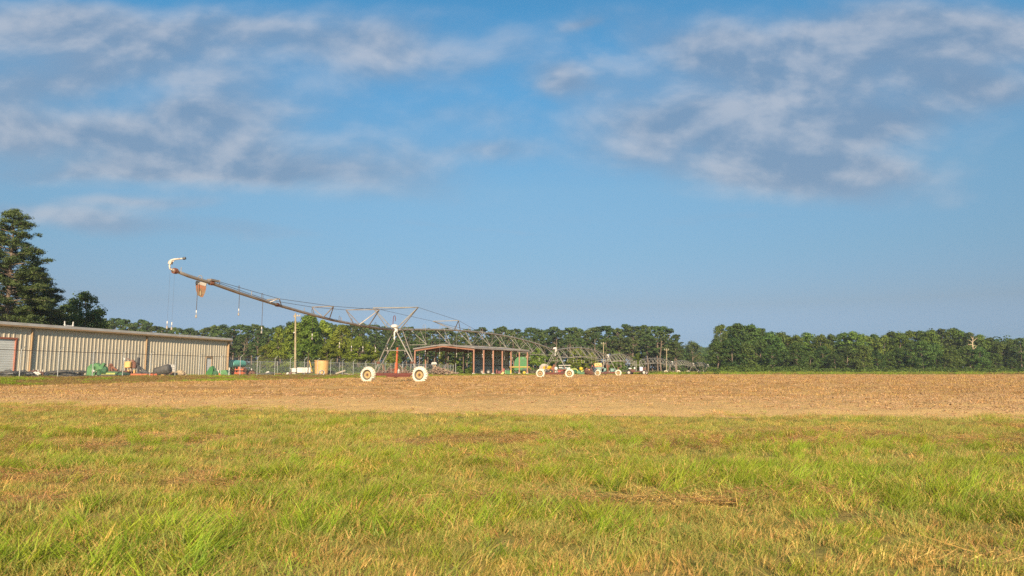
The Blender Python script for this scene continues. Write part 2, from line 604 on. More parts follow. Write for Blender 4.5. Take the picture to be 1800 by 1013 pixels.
def pl_dist(x, y, ch):
    d = np.full(np.shape(x), 1e9)
    for (x0, y0), (x1, y1) in zip(ch[:-1], ch[1:]):
        dx, dy = x1 - x0, y1 - y0
        t = np.clip(((x - x0) * dx + (y - y0) * dy) / (dx * dx + dy * dy), 0, 1)
        d = np.minimum(d, np.hypot(x - x0 - t * dx, y - y0 - t * dy))
    return d


def inside(x, y, poly):
    r = np.zeros(np.shape(x), bool)
    n = len(poly)
    for i in range(n):
        x0, y0 = poly[i]
        x1, y1 = poly[(i + 1) % n]
        c = ((y0 > y) != (y1 > y)) & (x < (x1 - x0) * (y - y0) / (y1 - y0 + 1e-12) + x0)
        r ^= c
    return r


FRONT = np.vstack([FAR, [(330, -200), (-140, -200)]])
FIELD = np.vstack([FAR[1:-1], NEAR[::-1][1:-1]])


def gz(x, y):
    x, y = np.asarray(x, float), np.asarray(y, float)
    d = pl_dist(x, y, FAR)
    out = ~inside(x, y, FRONT)
    t = np.clip(d / 11, 0, 1)
    t = t * t * (3 - 2 * t)
    lv = 0.40 - 0.18 * np.clip((x + 32) / 18, 0, 1)
    hill = np.clip((np.hypot(x, y) - 420) / 900, 0, 1) * 6
    return np.where(out, t * lv, 0) + np.where(out, hill, 0)


def g(x, y):
    return float(gz(np.array([x]), np.array([y]))[0])


def grid_mesh(name, xs, ys, zf, mats, smooth=True):
    X, Y = np.meshgrid(xs, ys)
    Z = zf(X.ravel(), Y.ravel())
    V = np.stack([X.ravel(), Y.ravel(), Z], 1)
    nx, ny = len(xs), len(ys)
    i = np.arange(nx * ny).reshape(ny, nx)
    F = np.stack([i[:-1, :-1], i[:-1, 1:], i[1:, 1:], i[1:, :-1]], -1).reshape(-1, 4)
    return np_mesh(name, V, F, None, mats, smooth)


def ground_mat():
    m, nt, out = new_mat('mown_grass_ground')
    p = pos(nt)
    b = N(nt, 'ShaderNodeBsdfPrincipled')
    b.inputs['Roughness'].default_value = 0.95
    b.inputs['Specular IOR Level'].default_value = 0.1
    n1 = noise(nt, stretch(nt, p, (0.5, 1, 1)), 0.35, 5, 0.6)
    n2 = noise(nt, p, 9, 5, 0.7)
    n3 = noise(nt, stretch(nt, p, (6, 40, 1)), 6, 3, 0.6)
    c = mix(nt, ramp(nt, n2, 0.35, 0.65), (0.24, 0.155, 0.05), (0.36, 0.25, 0.085))
    c = mix(nt, ramp(nt, n1, 0.4, 0.62), c, (0.20, 0.19, 0.04))
    c = mix(nt, math_n(nt, 'MULTIPLY', ramp(nt, n3, 0.5, 0.7), 0.5), c, (0.30, 0.22, 0.10))
    nt.links.new(c, b.inputs['Base Color'])
    bn = N(nt, 'ShaderNodeBump')
    bn.inputs['Strength'].default_value = 0.8
    bn.inputs['Distance'].default_value = 0.04
    nt.links.new(n2, bn.inputs['Height'])
    nt.links.new(bn.outputs[0], b.inputs['Normal'])
    nt.links.new(b.outputs[0], out.inputs[0])
    return m


def dirt_mat():
    m, nt, out = new_mat('dry_tilled_soil')
    p = pos(nt)
    b = N(nt, 'ShaderNodeBsdfPrincipled')
    b.inputs['Roughness'].default_value = 0.95
    b.inputs['Specular IOR Level'].default_value = 0.1
    sep = N(nt, 'ShaderNodeSeparateXYZ')
    nt.links.new(p, sep.inputs[0])
    big = noise(nt, stretch(nt, p, (0.35, 1, 1), (0, 0, 0.06)), 0.16, 5, 0.62)
    mid = noise(nt, stretch(nt, p, (0.6, 1, 1)), 1.4, 6, 0.7)
    fine = noise(nt, p, 16, 5, 0.7)
    c = mix(nt, ramp(nt, fine, 0.3, 0.7), (0.58, 0.36, 0.14), (0.70, 0.45, 0.18))
    # crop residue lies thicker further in
    dist = ramp(nt, math_n(nt, 'ADD', sep.outputs[1], math_n(nt, 'MULTIPLY', big, 22.0)), 24, 44)
    res = math_n(nt, 'MULTIPLY', ramp(nt, mid, 0.38, 0.62), dist)
    c = mix(nt, res, c, (0.42, 0.225, 0.075))
    c = mix(nt, math_n(nt, 'MULTIPLY', ramp(nt, noise(nt, p, 5, 6, 0.75), 0.56, 0.68), 0.55), c, (0.20, 0.115, 0.05))
    c = mix(nt, math_n(nt, 'MULTIPLY', ramp(nt, big, 0.46, 0.62), math_n(nt, 'MULTIPLY', dist, 0.7)), c, (0.33, 0.175, 0.065))
    nt.links.new(c, b.inputs['Base Color'])
    bn = N(nt, 'ShaderNodeBump')
    bn.inputs['Strength'].default_value = 0.7
    bn.inputs['Distance'].default_value = 0.06
    nt.links.new(math_n(nt, 'ADD', mid, fine), bn.inputs['Height'])
    nt.links.new(bn.outputs[0], b.inputs['Normal'])
    nt.links.new(b.outputs[0], out.inputs[0])
    return m


def spaced(a, b, n, p):
    t = np.linspace(-1, 1, n)
    return (a + b) / 2 + (b - a) / 2 * np.sign(t) * np.abs(t) ** p


xs = spaced(-1500, 1500, 181, 2.6)
ys = np.concatenate([np.linspace(-120, 0, 10)[:-1], np.linspace(0, 260, 150)[:-1], np.geomspace(260, 3500, 40)])
go = bpy.data.objects.new('ground', grid_mesh('ground', xs, ys, lambda x, y: gz(x, y) - 0.004, [ground_mat()]))
COL.objects.link(go)
tag(go, 'grassy ground running from the foreground to the woods', None, None, 'structure')


def ray_hit(u, ch):
    """depth at which the sight direction x = u*y meets a chain"""
    for (x0, y0), (x1, y1) in zip(ch[:-1], ch[1:]):
        a0, a1 = x0 - u * y0, x1 - u * y1
        if a0 <= 0 <= a1:
            t = a0 / (a0 - a1)
            return y0 + t * (y1 - y0)
    return None


us = np.linspace(-1.25, 1.45, 520)
rows = 240
V = []
cols = []
for u in us:
    y0, y1 = ray_hit(u, NEAR), ray_hit(u, FAR)
    if y0 is None or y1 is None or y1 < y0 + 0.5:
        continue
    y0 -= 1.2
    y1 += ((vnoise(u * 30, 5, 6) - 0.5) * 0.03 + (vnoise(u * 150, 5, 9) - 0.5) * 0.02) * y1
    yy = np.geomspace(max(y0, 6), y1, rows)
    cols.append(np.stack([u * yy, yy], 1))
A = np.array(cols)
X, Yv = A[..., 0].ravel(), A[..., 1].ravel()
h = (fbm(X * 1.1, Yv * 1.1, 11, 5) - 0.5) * 0.12 + (fbm(X * 0.12, Yv * 0.3, 15, 3) - 0.5) * 0.10
edge = np.clip(pl_dist(X, Yv, NEAR) / 1.5, 0, 1) * (Yv > np.interp(X, NEAR[:, 0], NEAR[:, 1]))
h = np.maximum(h, -0.05) * edge + 0.07 * edge - 0.012
V = np.stack([X, Yv, h], 1)
nc = len(cols)
i = np.arange(nc * rows).reshape(nc, rows)
F = np.stack([i[:-1, :-1], i[1:, :-1], i[1:, 1:], i[:-1, 1:]], -1).reshape(-1, 4)
fo = bpy.data.objects.new('field', np_mesh('field', V, F, None, [dirt_mat()], True))
COL.objects.link(fo)
tag(fo, 'bare tan field strewn with dry crop residue', None, None, 'structure')


# ------------------------------------------------------------------ scattered ground cover
def scatter(name, protos, XYZ, rot, scl, idx, pt, label, cat):
    me = bpy.data.meshes.new(name)
    n = len(XYZ)
    me.vertices.add(n)
    me.vertices.foreach_set('co', np.asarray(XYZ, np.float32).ravel())
    for nm, ty, arr, key in (('rot', 'FLOAT_VECTOR', rot, 'vector'), ('scl', 'FLOAT', scl, 'value'), ('idx', 'INT', idx, 'value'), ('pt', 'FLOAT', pt, 'value')):
        a = me.attributes.new(nm, ty, 'POINT')
        a.data.foreach_set(key, np.asarray(arr, np.int32 if ty == 'INT' else np.float32).ravel())
    o = bpy.data.objects.new(name, me)
    COL.objects.link(o)
    col = bpy.data.collections.new(name + '_pieces')
    for k, pm in enumerate(protos):
        col.objects.link(bpy.data.objects.new('%s_piece_%02d' % (name, k), pm))
    ng = bpy.data.node_groups.new(name, 'GeometryNodeTree')
    ng.interface.new_socket('Geometry', in_out='INPUT', socket_type='NodeSocketGeometry')
    ng.interface.new_socket('Geometry', in_out='OUTPUT', socket_type='NodeSocketGeometry')
    L = ng.links.new
    gi, gt = ng.nodes.new('NodeGroupInput'), ng.nodes.new('NodeGroupOutput')
    ip = ng.nodes.new('GeometryNodeInstanceOnPoints')
    ci = ng.nodes.new('GeometryNodeCollectionInfo')
    ci.inputs['Collection'].default_value = col
    ci.inputs['Separate Children'].default_value = True
    ci.inputs['Reset Children'].default_value = True

    def na(nm, ty):
        a = ng.nodes.new('GeometryNodeInputNamedAttribute')
        a.data_type = ty
        a.inputs['Name'].default_value = nm
        return a.outputs[0]
    L(gi.outputs[0], ip.inputs['Points'])
    L(ci.outputs[0], ip.inputs['Instance'])
    ip.inputs['Pick Instance'].default_value = True
    L(na('idx', 'INT'), ip.inputs['Instance Index'])
    er = ng.nodes.new('FunctionNodeEulerToRotation')
    L(na('rot', 'FLOAT_VECTOR'), er.inputs[0])
    L(er.outputs[0], ip.inputs['Rotation'])
    L(na('scl', 'FLOAT'), ip.inputs['Scale'])
    st = ng.nodes.new('GeometryNodeStoreNamedAttribute')
    st.data_type, st.domain = 'FLOAT', 'INSTANCE'
    st.inputs['Name'].default_value = 'ptint'
    L(ip.outputs[0], st.inputs['Geometry'])
    L(na('pt', 'FLOAT'), st.inputs['Value'])
    L(st.outputs[0], gt.inputs[0])
    md = o.modifiers.new('scatter', 'NODES')
    md.node_group = ng
    return tag(o, label, cat, None, 'stuff')


def blades(n, rad, hmin, hmax, width, lean, curl, mats, seed, flat=False, dirlean=0.25):
    """a tuft of tapered, bent blades"""
    r = np.random.default_rng(seed)
    V, F, T = [], [], []
    for k in range(n):
        a = r.random() * 6.283
        rr = rad * math.sqrt(r.random())
        bx, by = rr * math.cos(a), rr * math.sin(a)
        h = r.uniform(hmin, hmax)
        la = r.random() * 6.283
        ln = abs(r.normal(0, lean))
        dx, dy = math.cos(la) * ln + dirlean, math.sin(la) * ln
        w = width * r.uniform(0.6, 1.3)
        wa = r.random() * 3.1416
        wx, wy = math.cos(wa) * w, math.sin(wa) * w
        cu = curl * r.uniform(0.3, 1.4)
        b = len(V)
        z0 = 0.0
        if flat:
            z0 = r.uniform(0.0, 0.035)
        t_ = r.random()
        for s_, ws in ((0, 0.8), (0.35, 1.0), (0.7, 0.7), (1.0, 0.12)):
            q = s_ + cu * s_ * s_
            x = bx + dx * h * q
            y = by + dy * h * q
            z = z0 + h * (s_ - 0.28 * cu * s_ * s_) * (0.06 if flat else 1.0)
            V += [(x - wx * ws, y - wy * ws, z), (x + wx * ws, y + wy * ws, z)]
            T += [t_, t_]
        for q in range(3):
            F.append((b + 2 * q, b + 2 * q + 1, b + 2 * q + 3, b + 2 * q + 2))
    return np_mesh('tuft', np.array(V), np.array(F), T, mats)


GREEN = leaf_mat('lush_grass_blades', (0.13, 0.20, 0.010), (0.41, 0.49, 0.038), (0.42, 0.30, 0.10), 0.10, 0.35, 0.9, True)
SAGE = leaf_mat('short_green_blades', (0.16, 0.215, 0.034), (0.41, 0.43, 0.09), (0.58, 0.37, 0.12), 0.34, 0.3, 0.9, True)
DRY = leaf_mat('dry_stubble', (0.42, 0.235, 0.06), (0.80, 0.54, 0.17), (0.18, 0.20, 0.03), 0.34, 0.2, 0.9, True)
STRAW = leaf_mat('flattened_straw', (0.58, 0.29, 0.075), (0.86, 0.54, 0.18), (0.34, 0.16, 0.05), 0.25, 0.1, 0.9, True)
g_protos = [
    blades(60, 0.16, 0.10, 0.26, 0.0027, 0.45, 0.6, [GREEN], 1, False, .42),
    blades(60, 0.17, 0.07, 0.23, 0.0026, 0.6, 0.8, [GREEN], 2, False, .3),
    blades(46, 0.14, 0.12, 0.30, 0.003, 0.4, 0.6, [GREEN], 3, False, .5),
    blades(64, 0.17, 0.05, 0.12, 0.0024, 0.7, 0.5, [SAGE], 4),
    blades(64, 0.17, 0.06, 0.14, 0.0024, 0.6, 0.5, [SAGE], 5),
    blades(58, 0.17, 0.05, 0.12, 0.0024, 0.4, 0.3, [DRY], 6),
    blades(58, 0.17, 0.04, 0.09, 0.0024, 0.7, 0.5, [DRY], 7),
    blades(70, 0.2, 0.05, 0.15, 0.0026, 1.0, 0.1, [STRAW], 8, True, 0.0),
]


def near_edge_y(x):
    return np.interp(x, NEAR[:, 0], NEAR[:, 1])


def grass_points():
    xs_, ys_ = [], []
    for y0, y1, dn in ((1.6, 4, 150), (4, 7, 105), (7, 12, 62), (12, 19, 40), (19, 30, 22)):
        w = 0.80 * y1 + 3.0
        n = int(dn * 2 * w * (y1 - y0))
        x = RNG.uniform(-w, w, n)
        y = RNG.uniform(y0, y1, n)
        k = np.abs(x) < 0.80 * y + 2.6
        xs_.append(x[k])
        ys_.append(y[k])
    x, y = np.concatenate(xs_), np.concatenate(ys_)
    ne = near_edge_y(x) + (fbm(x * 1.3, y * 0.7, 61, 4) - 0.5) * 4.0 + (fbm(x * .35, y * 0.1, 63, 3) - 0.5) * 4.0 + 14 * np.clip(fbm(x * .9, y * .55, 67, 3) - .58, 0, .3)
    d = ne - y
    keep = d > RNG.normal(0, 0.9, len(x)) * (fbm(x * 2, y * 2, 5, 2) + .2)
    return x[keep], y[keep], d[keep]


x, y, dedge = grass_points()
# patches: lush green, mown stubble, straw mats (elongated along the mowing direction)
q1 = fbm(x * 0.34 + 3.1, y * 0.70, 21, 4)
q2 = fbm(x * 1.1, y * 1.9 + 9, 33, 4)
q3 = fbm(x * 0.50 + 40, y * 1.25 + 7, 47, 4)


def spot(cx, cy, rx, ry):
    return np.exp(-((x - cx) / rx) ** 2 - ((y - cy) / ry) ** 2)


lush = 0.55 * q1 + 0.45 * q2
lush = lush + 0.09 * spot(-2.0, 3.3, 1.7, 1.1) + 0.05 * spot(-2.6, 6.4, 2.4, .9) + 0.06 * spot(3.6, 5.9, 1.3, .55) + 0.05 * spot(-.2, 7.2, 3, .7) + 0.05 * spot(2.9, 3.2, .4, .4)
lush = lush - 0.10 * spot(1.0, 3.9, 1.4, 0.8) - 0.05 * spot(.9, 3.0, 1.3, .6) - .03 * spot(2.4, 4.3, 1.2, .6)
pile = spot(2.05, 5.0, .75, .30) + spot(-3.9, 5.9, .8, .25) + spot(-2.2, 5.5, .6, .28) + 0.9 * spot(-6.6, 10.6, 2.2, .4) + 0.9 * spot(5.2, 8.3, 2.0, .4)
n = len(x)
r1 = RNG.random(n)
far = np.clip((y - 7.5) / 5, 0, 1)
LH, LM = 0.535 + 0.05 * far, 0.475 - 0.05 * far
idx = np.where(lush > LH, RNG.integers(0, 3, n), np.where(lush > LM, RNG.integers(3, 5, n), RNG.integers(5, 7, n)))
idx = np.where((lush <= LH) & (r1 < 0.10), RNG.integers(0, 2, n), idx)
idx = np.where((lush > LH) & (r1 < 0.52), RNG.integers(3, 7, n), idx)
idx = np.where((lush <= LM) & (r1 > 0.60), RNG.integers(3, 5, n), idx)
straw = (pile > 0.5) | (q3 > 0.615)
idx = np.where(straw & (r1 < 0.72), 7, idx)
idx = np.where((dedge < 1.2) & (idx < 3), RNG.integers(3, 7, n), idx)
scl = RNG.uniform(0.55, 1.15, n) * (0.50 + 0.5 * np.clip((lush - 0.47) * 4, 0, 0.6))
scl = np.where((idx < 3), scl * np.clip(0.98 - y * 0.026, 0.55, 0.9), scl * 1.12)
scl = np.where(idx == 7, RNG.uniform(0.8, 1.3, n), scl)
rot = np.stack([RNG.normal(0, 0.10, n), RNG.normal(0.05, 0.10, n), RNG.uniform(-0.9, 0.9, n) + np.where(RNG.random(n) < 0.3, 3.14, 0)], 1)
z = np.zeros(n)
scatter('grass', g_protos, np.stack([x, y, z], 1), rot, scl, idx, RNG.random(n), 'mown field grass, lush green in places and dry and straw-coloured in others', 'grass')

# residue on the field: clods and stalks
SOIL = mat('soil_clods', (0.40, 0.26, 0.13), (0.28, 0.17, 0.085), 8, 0.95)
RESID = leaf_mat('field_stalks', (0.33, 0.18, 0.052), (0.60, 0.375, 0.135), (0.18, 0.10, 0.04), 0.3, 0.1, 0.13, True)


def clod(seed):
    random.seed(seed)
    b = MB()
    for k in range(5):
        b.lump((random.uniform(-.14, .14), random.uniform(-.14, .14), 0.008), random.uniform(.018, .045), (1.2, 1, .7), 0, .35, 6, 4)
    o = b.build('clod', SOIL)
    me = o.data
    bpy.data.objects.remove(o)
    return me


r_protos = [blades(22, 0.26, 0.10, 0.26, 0.0045, 0.9, 0.1, [RESID], 11, True, 0.0), blades(18, 0.2, 0.05, 0.13, 0.005, 0.9, 0.4, [RESID], 12, False, 0.0),
            blades(26, 0.3, 0.08, 0.2, 0.005, 1.0, 0.2, [RESID], 13, True, 0.0), clod(1), clod(2), clod(3)]
n = 85000
ry = np.exp(RNG.uniform(math.log(11), math.log(215), n))
rx = RNG.uniform(-0.86, 0.86, n) * ry
ok = inside(rx, ry, FIELD)
den = fbm(rx * 0.10, ry * 0.30, 71, 4) + 0.10 * fbm(rx * 0.9, ry * 1.6, 75, 3)
near_in = np.clip((ry - near_edge_y(rx) + .5 - 8 * np.exp(-((rx / ry + .05) / .34) ** 2) + 11 * (fbm(rx * .25, ry * .5, 91, 4) - .5)) / 7, 0, 1)
ok &= ((den > 0.47 - 0.1 * RNG.random(n)) & (RNG.random(n) < near_in)) | (RNG.random(n) < 0.09)
rx, ry, den = rx[ok], ry[ok], den[ok]
n = len(rx)
idx = np.where(RNG.random(n) < 0.72, RNG.integers(0, 3, n), RNG.integers(3, 6, n))
idx = np.where((ry < 24) & (RNG.random(n) < 0.5), RNG.integers(3, 6, n), idx)
zz = (fbm(rx * 1.1, ry * 1.1, 11, 5) - 0.5) * 0.12 + (fbm(rx * 0.12, ry * 0.3, 15, 3) - 0.5) * 0.10
zz = np.maximum(zz, -0.05) * np.clip(pl_dist(rx, ry, NEAR) / 1.5, 0, 1) + 0.065 * np.clip(pl_dist(rx, ry, NEAR) / 1.5, 0, 1) - 0.012
scl = RNG.uniform(0.5, 1.15, n) * (0.6 + np.clip((ry - 14) / 45, 0, 1.7))
scatter('crop_residue', r_protos, np.stack([rx, ry, zz], 1), np.stack([RNG.normal(0, .1, n), RNG.normal(0, .1, n), RNG.uniform(0, 6.28, n)], 1), scl, idx, RNG.random(n),
        'dry stalks, leaves and clods lying over the bare field', 'crop residue')

# taller grass along the far and left edges of the field and in the yards
VERGE = leaf_mat('verge_grass', (0.15, 0.24, 0.014), (0.32, 0.40, 0.035), (0.30, 0.18, 0.07), 0.16, 0.35, 0.05, True)
VDRY = leaf_mat('dry_verge_grass', (0.22, 0.17, 0.04), (0.34, 0.24, 0.08), (0.2, 0.1, 0.05), 0.3, 0.3, 0.05, True)
v_protos = [blades(40, 0.35, 0.16, 0.34, 0.012, 0.5, 0.5, [VERGE], 21), blades(40, 0.4, 0.10, 0.26, 0.012, 0.6, 0.5, [VERGE], 22), blades(36, 0.35, 0.08, 0.2, 0.011, 0.6, 0.4, [VDRY], 23)]
n = 90000
vy = np.exp(RNG.uniform(math.log(28), math.log(270), n))
vx = RNG.uniform(-0.95, 0.85, n) * vy
ok = ~inside(vx, vy, FRONT)
dd = pl_dist(vx, vy, FAR)
ok &= (dd < 12 + vy * 0.25) & (RNG.random(n) < 0.9)
vx, vy, dd = vx[ok], vy[ok], dd[ok]
ok = (vy < 200) | (vx > 10)
vx, vy, dd = vx[ok], vy[ok], dd[ok]
n = len(vx)
dryp = fbm(vx * 0.2, vy * 0.25, 81, 3)
idx = np.where((dryp > 0.54) | ((dd > 9) & (dd < 13) & (vx < 0)), 2, RNG.integers(0, 2, n))
scl = RNG.uniform(0.5, 1.1, n) * np.where(vx > 40, 1.9, np.where(vx > 12, 1.6, 0.7)) * (1 + np.clip((vy - 60) / 300, 0, .5))
scatter('verge_grass', v_protos, np.stack([vx, vy, gz(vx, vy)], 1), np.stack([RNG.normal(0, .1, n), RNG.normal(0, .1, n), RNG.uniform(0, 6.28, n)], 1), scl, idx, RNG.random(n),
        'green grass verge edging the far side of the bare field', 'grass')
# ------------------------------------------------------------------ warehouse
WS = 0.234                                    # both the warehouse and the front fence run along x = a + WS * y


def wline(px, a=-55.9):
    y = a / ((px - 900) / 1258 - WS)
    return Vector((a + WS * y, y, 0))


wd = Vector((WS, 1, 0)).normalized()          # along the wall, away from the camera
wn_ = Vector((wd.y, -wd.x, 0))                # outward
pR = wline(400)
pL = pR - wd * 62
ZG, ZE = 0.34, 4.62
Lw = (pR - pL).length
wh = thing('warehouse', 'long low cream metal warehouse with ribbed walls behind the chain-link fence', 'warehouse', (pR.x, pR.y, 0.3))


def wp(s, out=0.0, z=0.0):
    """s metres along the wall measured back from the far corner"""
    v = pR - wd * s + wn_ * out
    return Vector((v.x, v.y, z))


def s_at(px):
    return (pR - wline(px)).length


def ribbed(mb, s0, s1, z0, z1, pitch=0.44, mi=0):
    vs, n = [], 0
    s = s0
    prof = []
    while s < s1 - 0.02:
        for ds, o in ((0, 0), (pitch * 0.60, 0), (pitch * 0.68, 0.035), (pitch * 0.88, 0.035), (pitch * 0.96, 0)):
            if s + ds < s1:
                prof.append((s + ds, o))
        s += pitch
    prof.append((s1, 0))
    for s, o in prof:
        vs += [wp(s, o, z0), wp(s, o, z1)]
    fs = [(2 * k + 2, 2 * k, 2 * k + 1, 2 * k + 3) for k in range(len(prof) - 1)]
    mb.add(vs, fs, None, mi)


sD0, sD1 = s_at(24), s_at(-34)                # roller door
sP0, sP1 = s_at(371.5), s_at(362)             # side door
ZD, ZP = 3.55, 2.50
wb = MB()
ribbed(wb, 0.25, sP0 - .06, ZG - .3, ZE)
ribbed(wb, sP0 - .06, sP1 + .06, ZP + .06, ZE)
ribbed(wb, sP1 + .06, sD0 - .12, ZG - .3, ZE)
ribbed(wb, sD0 - .12, sD1 + .12, ZD + .1, ZE)
ribbed(wb, sD1 + .12, Lw, ZG - .3, ZE)
# end walls and back wall
W_ = 20.0
e0, e1, e2, e3 = wp(0.02, -0.02), wp(0.02, -W_), wp(Lw, -W_), wp(Lw, -0.02)
for a, b in ((e0, e1), (e1, e2), (e2, e3)):
    c_ = (a + b) / 2
    d_ = b - a
    wb.box((c_.x, c_.y, (ZG - .3 + ZE) / 2), (d_.length, 0.06, ZE - ZG + .3), math.atan2(d_.y, d_.x))
for sg in (0.02, Lw):
    a, b, c_ = wp(sg, -0.02, ZE), wp(sg, -W_, ZE), wp(sg, -W_ / 2, ZE + .75)
    wb.add([a, b, c_], [(0, 1, 2)])
wb.build('wall', M['wall'], wh)
rf = MB()
ea, eb = wp(-0.25, .28, ZE + .20), wp(Lw + .2, .28, ZE + .20)
ra, rb = wp(-0.25, -W_ / 2, ZE + 1.0), wp(Lw + .2, -W_ / 2, ZE + 1.0)
fa, fb = wp(-0.25, -W_ - .3, ZE + .20), wp(Lw + .2, -W_ - .3, ZE + .20)
rf.add([ea, eb, rb, ra], [(0, 1, 2, 3)])
rf.add([ra, rb, fb, fa], [(0, 1, 2, 3)])
roof = rf.build('roof', M['trim'], wh)
gt_ = MB()                                    # eave gutter: sloping light upper face over a fascia strip browned for its shade
prof = [(0.02, ZE - .02), (0.10, ZE - .05), (0.26, ZE + .02), (0.34, ZE + .10), (0.30, ZE + .34), (0.10, ZE + .36)]
vs = []
for o, zc in prof:
    vs += [wp(-.3, o, zc), wp(Lw + .2, o, zc)]
gt_.add(vs, [(2 * k, 2 * k + 2, 2 * k + 3, 2 * k + 1) for k in range(len(prof) - 1)] + [tuple(2 * k for k in range(len(prof)))])
gt_.build('gutter', M['trim'], roof)
lp = MB()
for s0 in np.arange(0, Lw, 7.4):
    pass
lp.bar(wp(-.28, .355, ZE + .045), wp(Lw + .2, .355, ZE + .045), .05, .13)
lp.build('shaded_fascia', M['brown'], roof)  # shade below the eave put into this strip's brown colour
ct = MB()
ct.bar(wp(0.12, .05, ZG - .2), wp(0.12, .05, ZE + .02), .26, .16)
ct.build('corner_trim', M['brown'], wh)
for px in (51, 254):
    s = s_at(px)
    dp = MB()
    dp.bar(wp(s, .10, ZG), wp(s, .10, ZE - .03), .13, .16)
    dp.bar(wp(s, .10, ZG + .02), wp(s - .05, .28, ZG - .1), .11, .13)
    dp.build('downspout', M['brown'], wh)
sd = MB()
k = 0
zz_ = ZG
vs = []
zl = np.linspace(ZG - .1, ZD - .02, 34)
for i_, z_ in enumerate(zl):
    vs += [wp(sD0, -.05 + (.010 if i_ % 2 else 0), z_), wp(sD1, -.05 + (.010 if i_ % 2 else 0), z_)]
sd.add(vs, [(2 * q, 2 * q + 1, 2 * q + 3, 2 * q + 2) for q in range(len(zl) - 1)])
dr = sd.build('roller_door', M['shutter'], wh)
fr = MB()
for s in (sD0 - .06, sD1 + .06):
    fr.bar(wp(s, -.02, ZG - .1), wp(s, -.02, ZD + .02), .14, .20)
fr.bar(wp(sD0 - .16, -.01, ZD + .07), wp(sD1 + .16, -.01, ZD + .07), .12, .14)
fr.build('door_frame', M['redjamb'], dr)
pd_ = MB()
pd_.box(wp((sP0 + sP1) / 2, -.05, (ZG + ZP) / 2), (sP1 - sP0 - .02, .06, ZP - ZG), math.atan2(wd.y, wd.x))
pdo = pd_.build('side_door', M['doorwhite'], wh)
pf = MB()
pf.bar(wp(sP0 - .03, 0, ZG), wp(sP0 - .03, 0, ZP + .05), .09, .16)
pf.bar(wp(sP1 + .03, 0, ZG), wp(sP1 + .03, 0, ZP + .05), .09, .16)
pf.bar(wp(sP0 - .1, 0.01, ZP + .06), wp(sP1 + .1, 0.01, ZP + .06), .1, .2)
pf.build('door_frame', M['brown'], pdo)
bk = MB()
bs = s_at(125)
bk.box(wp(bs, -.6, ZE + .45), (.9, .10, .10), math.atan2(wd.y, wd.x))
for q in (-.42, .42):
    bk.bar(wp(bs + q, -.6, ZE + .2), wp(bs + q * 1.15, -.6, ZE + .85), .07)
    bk.lump(wp(bs + q * 1.1, -.6, ZE + .5), .09)
bk.build('roof_bracket', M['white'], roof)

# ------------------------------------------------------------------ chain-link fences
def link_mat():
    m, nt, out = new_mat('chain_link_wire')
    uv = N(nt, 'ShaderNodeUVMap')
    sep = N(nt, 'ShaderNodeSeparateXYZ')
    nt.links.new(uv.outputs[0], sep.inputs[0])
    d1 = math_n(nt, 'ADD', sep.outputs[0], sep.outputs[1])
    d2 = math_n(nt, 'SUBTRACT', sep.outputs[0], sep.outputs[1])
    w1 = math_n(nt, 'LESS_THAN', math_n(nt, 'FRACT', math_n(nt, 'DIVIDE', d1, 0.075)), 0.072)
    w2 = math_n(nt, 'LESS_THAN', math_n(nt, 'FRACT', math_n(nt, 'DIVIDE', d2, 0.075)), 0.072)
    f = math_n(nt, 'MAXIMUM', w1, w2)
    b = N(nt, 'ShaderNodeBsdfPrincipled')
    b.inputs['Base Color'].default_value = (0.42, 0.43, 0.42, 1)
    b.inputs['Metallic'].default_value = 0.3
    b.inputs['Roughness'].default_value = 0.5
    t = N(nt, 'ShaderNodeBsdfTransparent')
    mx = N(nt, 'ShaderNodeMixShader')
    nt.links.new(f, mx.inputs[0])
    nt.links.new(t.outputs[0], mx.inputs[1])
    nt.links.new(b.outputs[0], mx.inputs[2])
    nt.links.new(mx.outputs[0], out.inputs[0])
    return m


LINK = link_mat()


def fence(name, label, posts, hgt, arm, r=0.035, midrail=False, lean=True):
    """posts: ground points in order; arm: length of the barbed-wire arm (0 for none)"""
    root = thing(name, label, 'fence', posts[0])
    dirv = (posts[-1] - posts[0]).normalized()
    outv = Vector((dirv.y, -dirv.x, 0))
    tops = [p + Vector((0, 0, hgt)) for p in posts]
    for p, t in zip(posts, tops):
        b = MB()
        b.tube([p + Vector((0, 0, -.1)), t + Vector((0, 0, .03))], r, 8)
        b.lump(t + Vector((0, 0, .03)), r * 1.5, jit=0)
        if arm:
            b.tube([t, t + outv * arm * .72 + Vector((0, 0, arm * .62))], r * .8, 6)
        b.build('post', M['fencepost'], root)
    b = MB()
    b.tube(tops, r * .75, 6)
    b.build('top_rail', M['fencepost'] if not arm else M['railbrown'], root)
    if arm:
        b = MB()
        for q in (.5, .95):
            b.tube([t + outv * arm * .72 * q + Vector((0, 0, arm * .62 * q)) for t in tops], .006, 4)
        b.build('barbed_wire', M['galvdark'], root)
    vs, uvs, s = [], [], 0
    for k, p in enumerate(posts):
        if k:
            s += (posts[k] - posts[k - 1]).length
        vs += [p + outv * .045 + Vector((0, 0, .03)), tops[k] + outv * .045 + Vector((0, 0, -.02))]
        uvs += [(s, 0), (s, hgt)]
    b = MB()
    b.add(vs, [(2 * k, 2 * k + 2, 2 * k + 3, 2 * k + 1) for k in range(len(posts) - 1)])
    o = b.build('wire_mesh', LINK, root)
    ul = o.data.uv_layers.new(name='UVMap')
    for lpp in o.data.loops:
        ul.data[lpp.index].uv = uvs[lpp.vertex_index]
    return root


def fpt(px):
    y = 50.96 / (WS + (900 - px) / 1258)
    x = -50.96 + WS * y
    return Vector((x, y, g(x, y)))


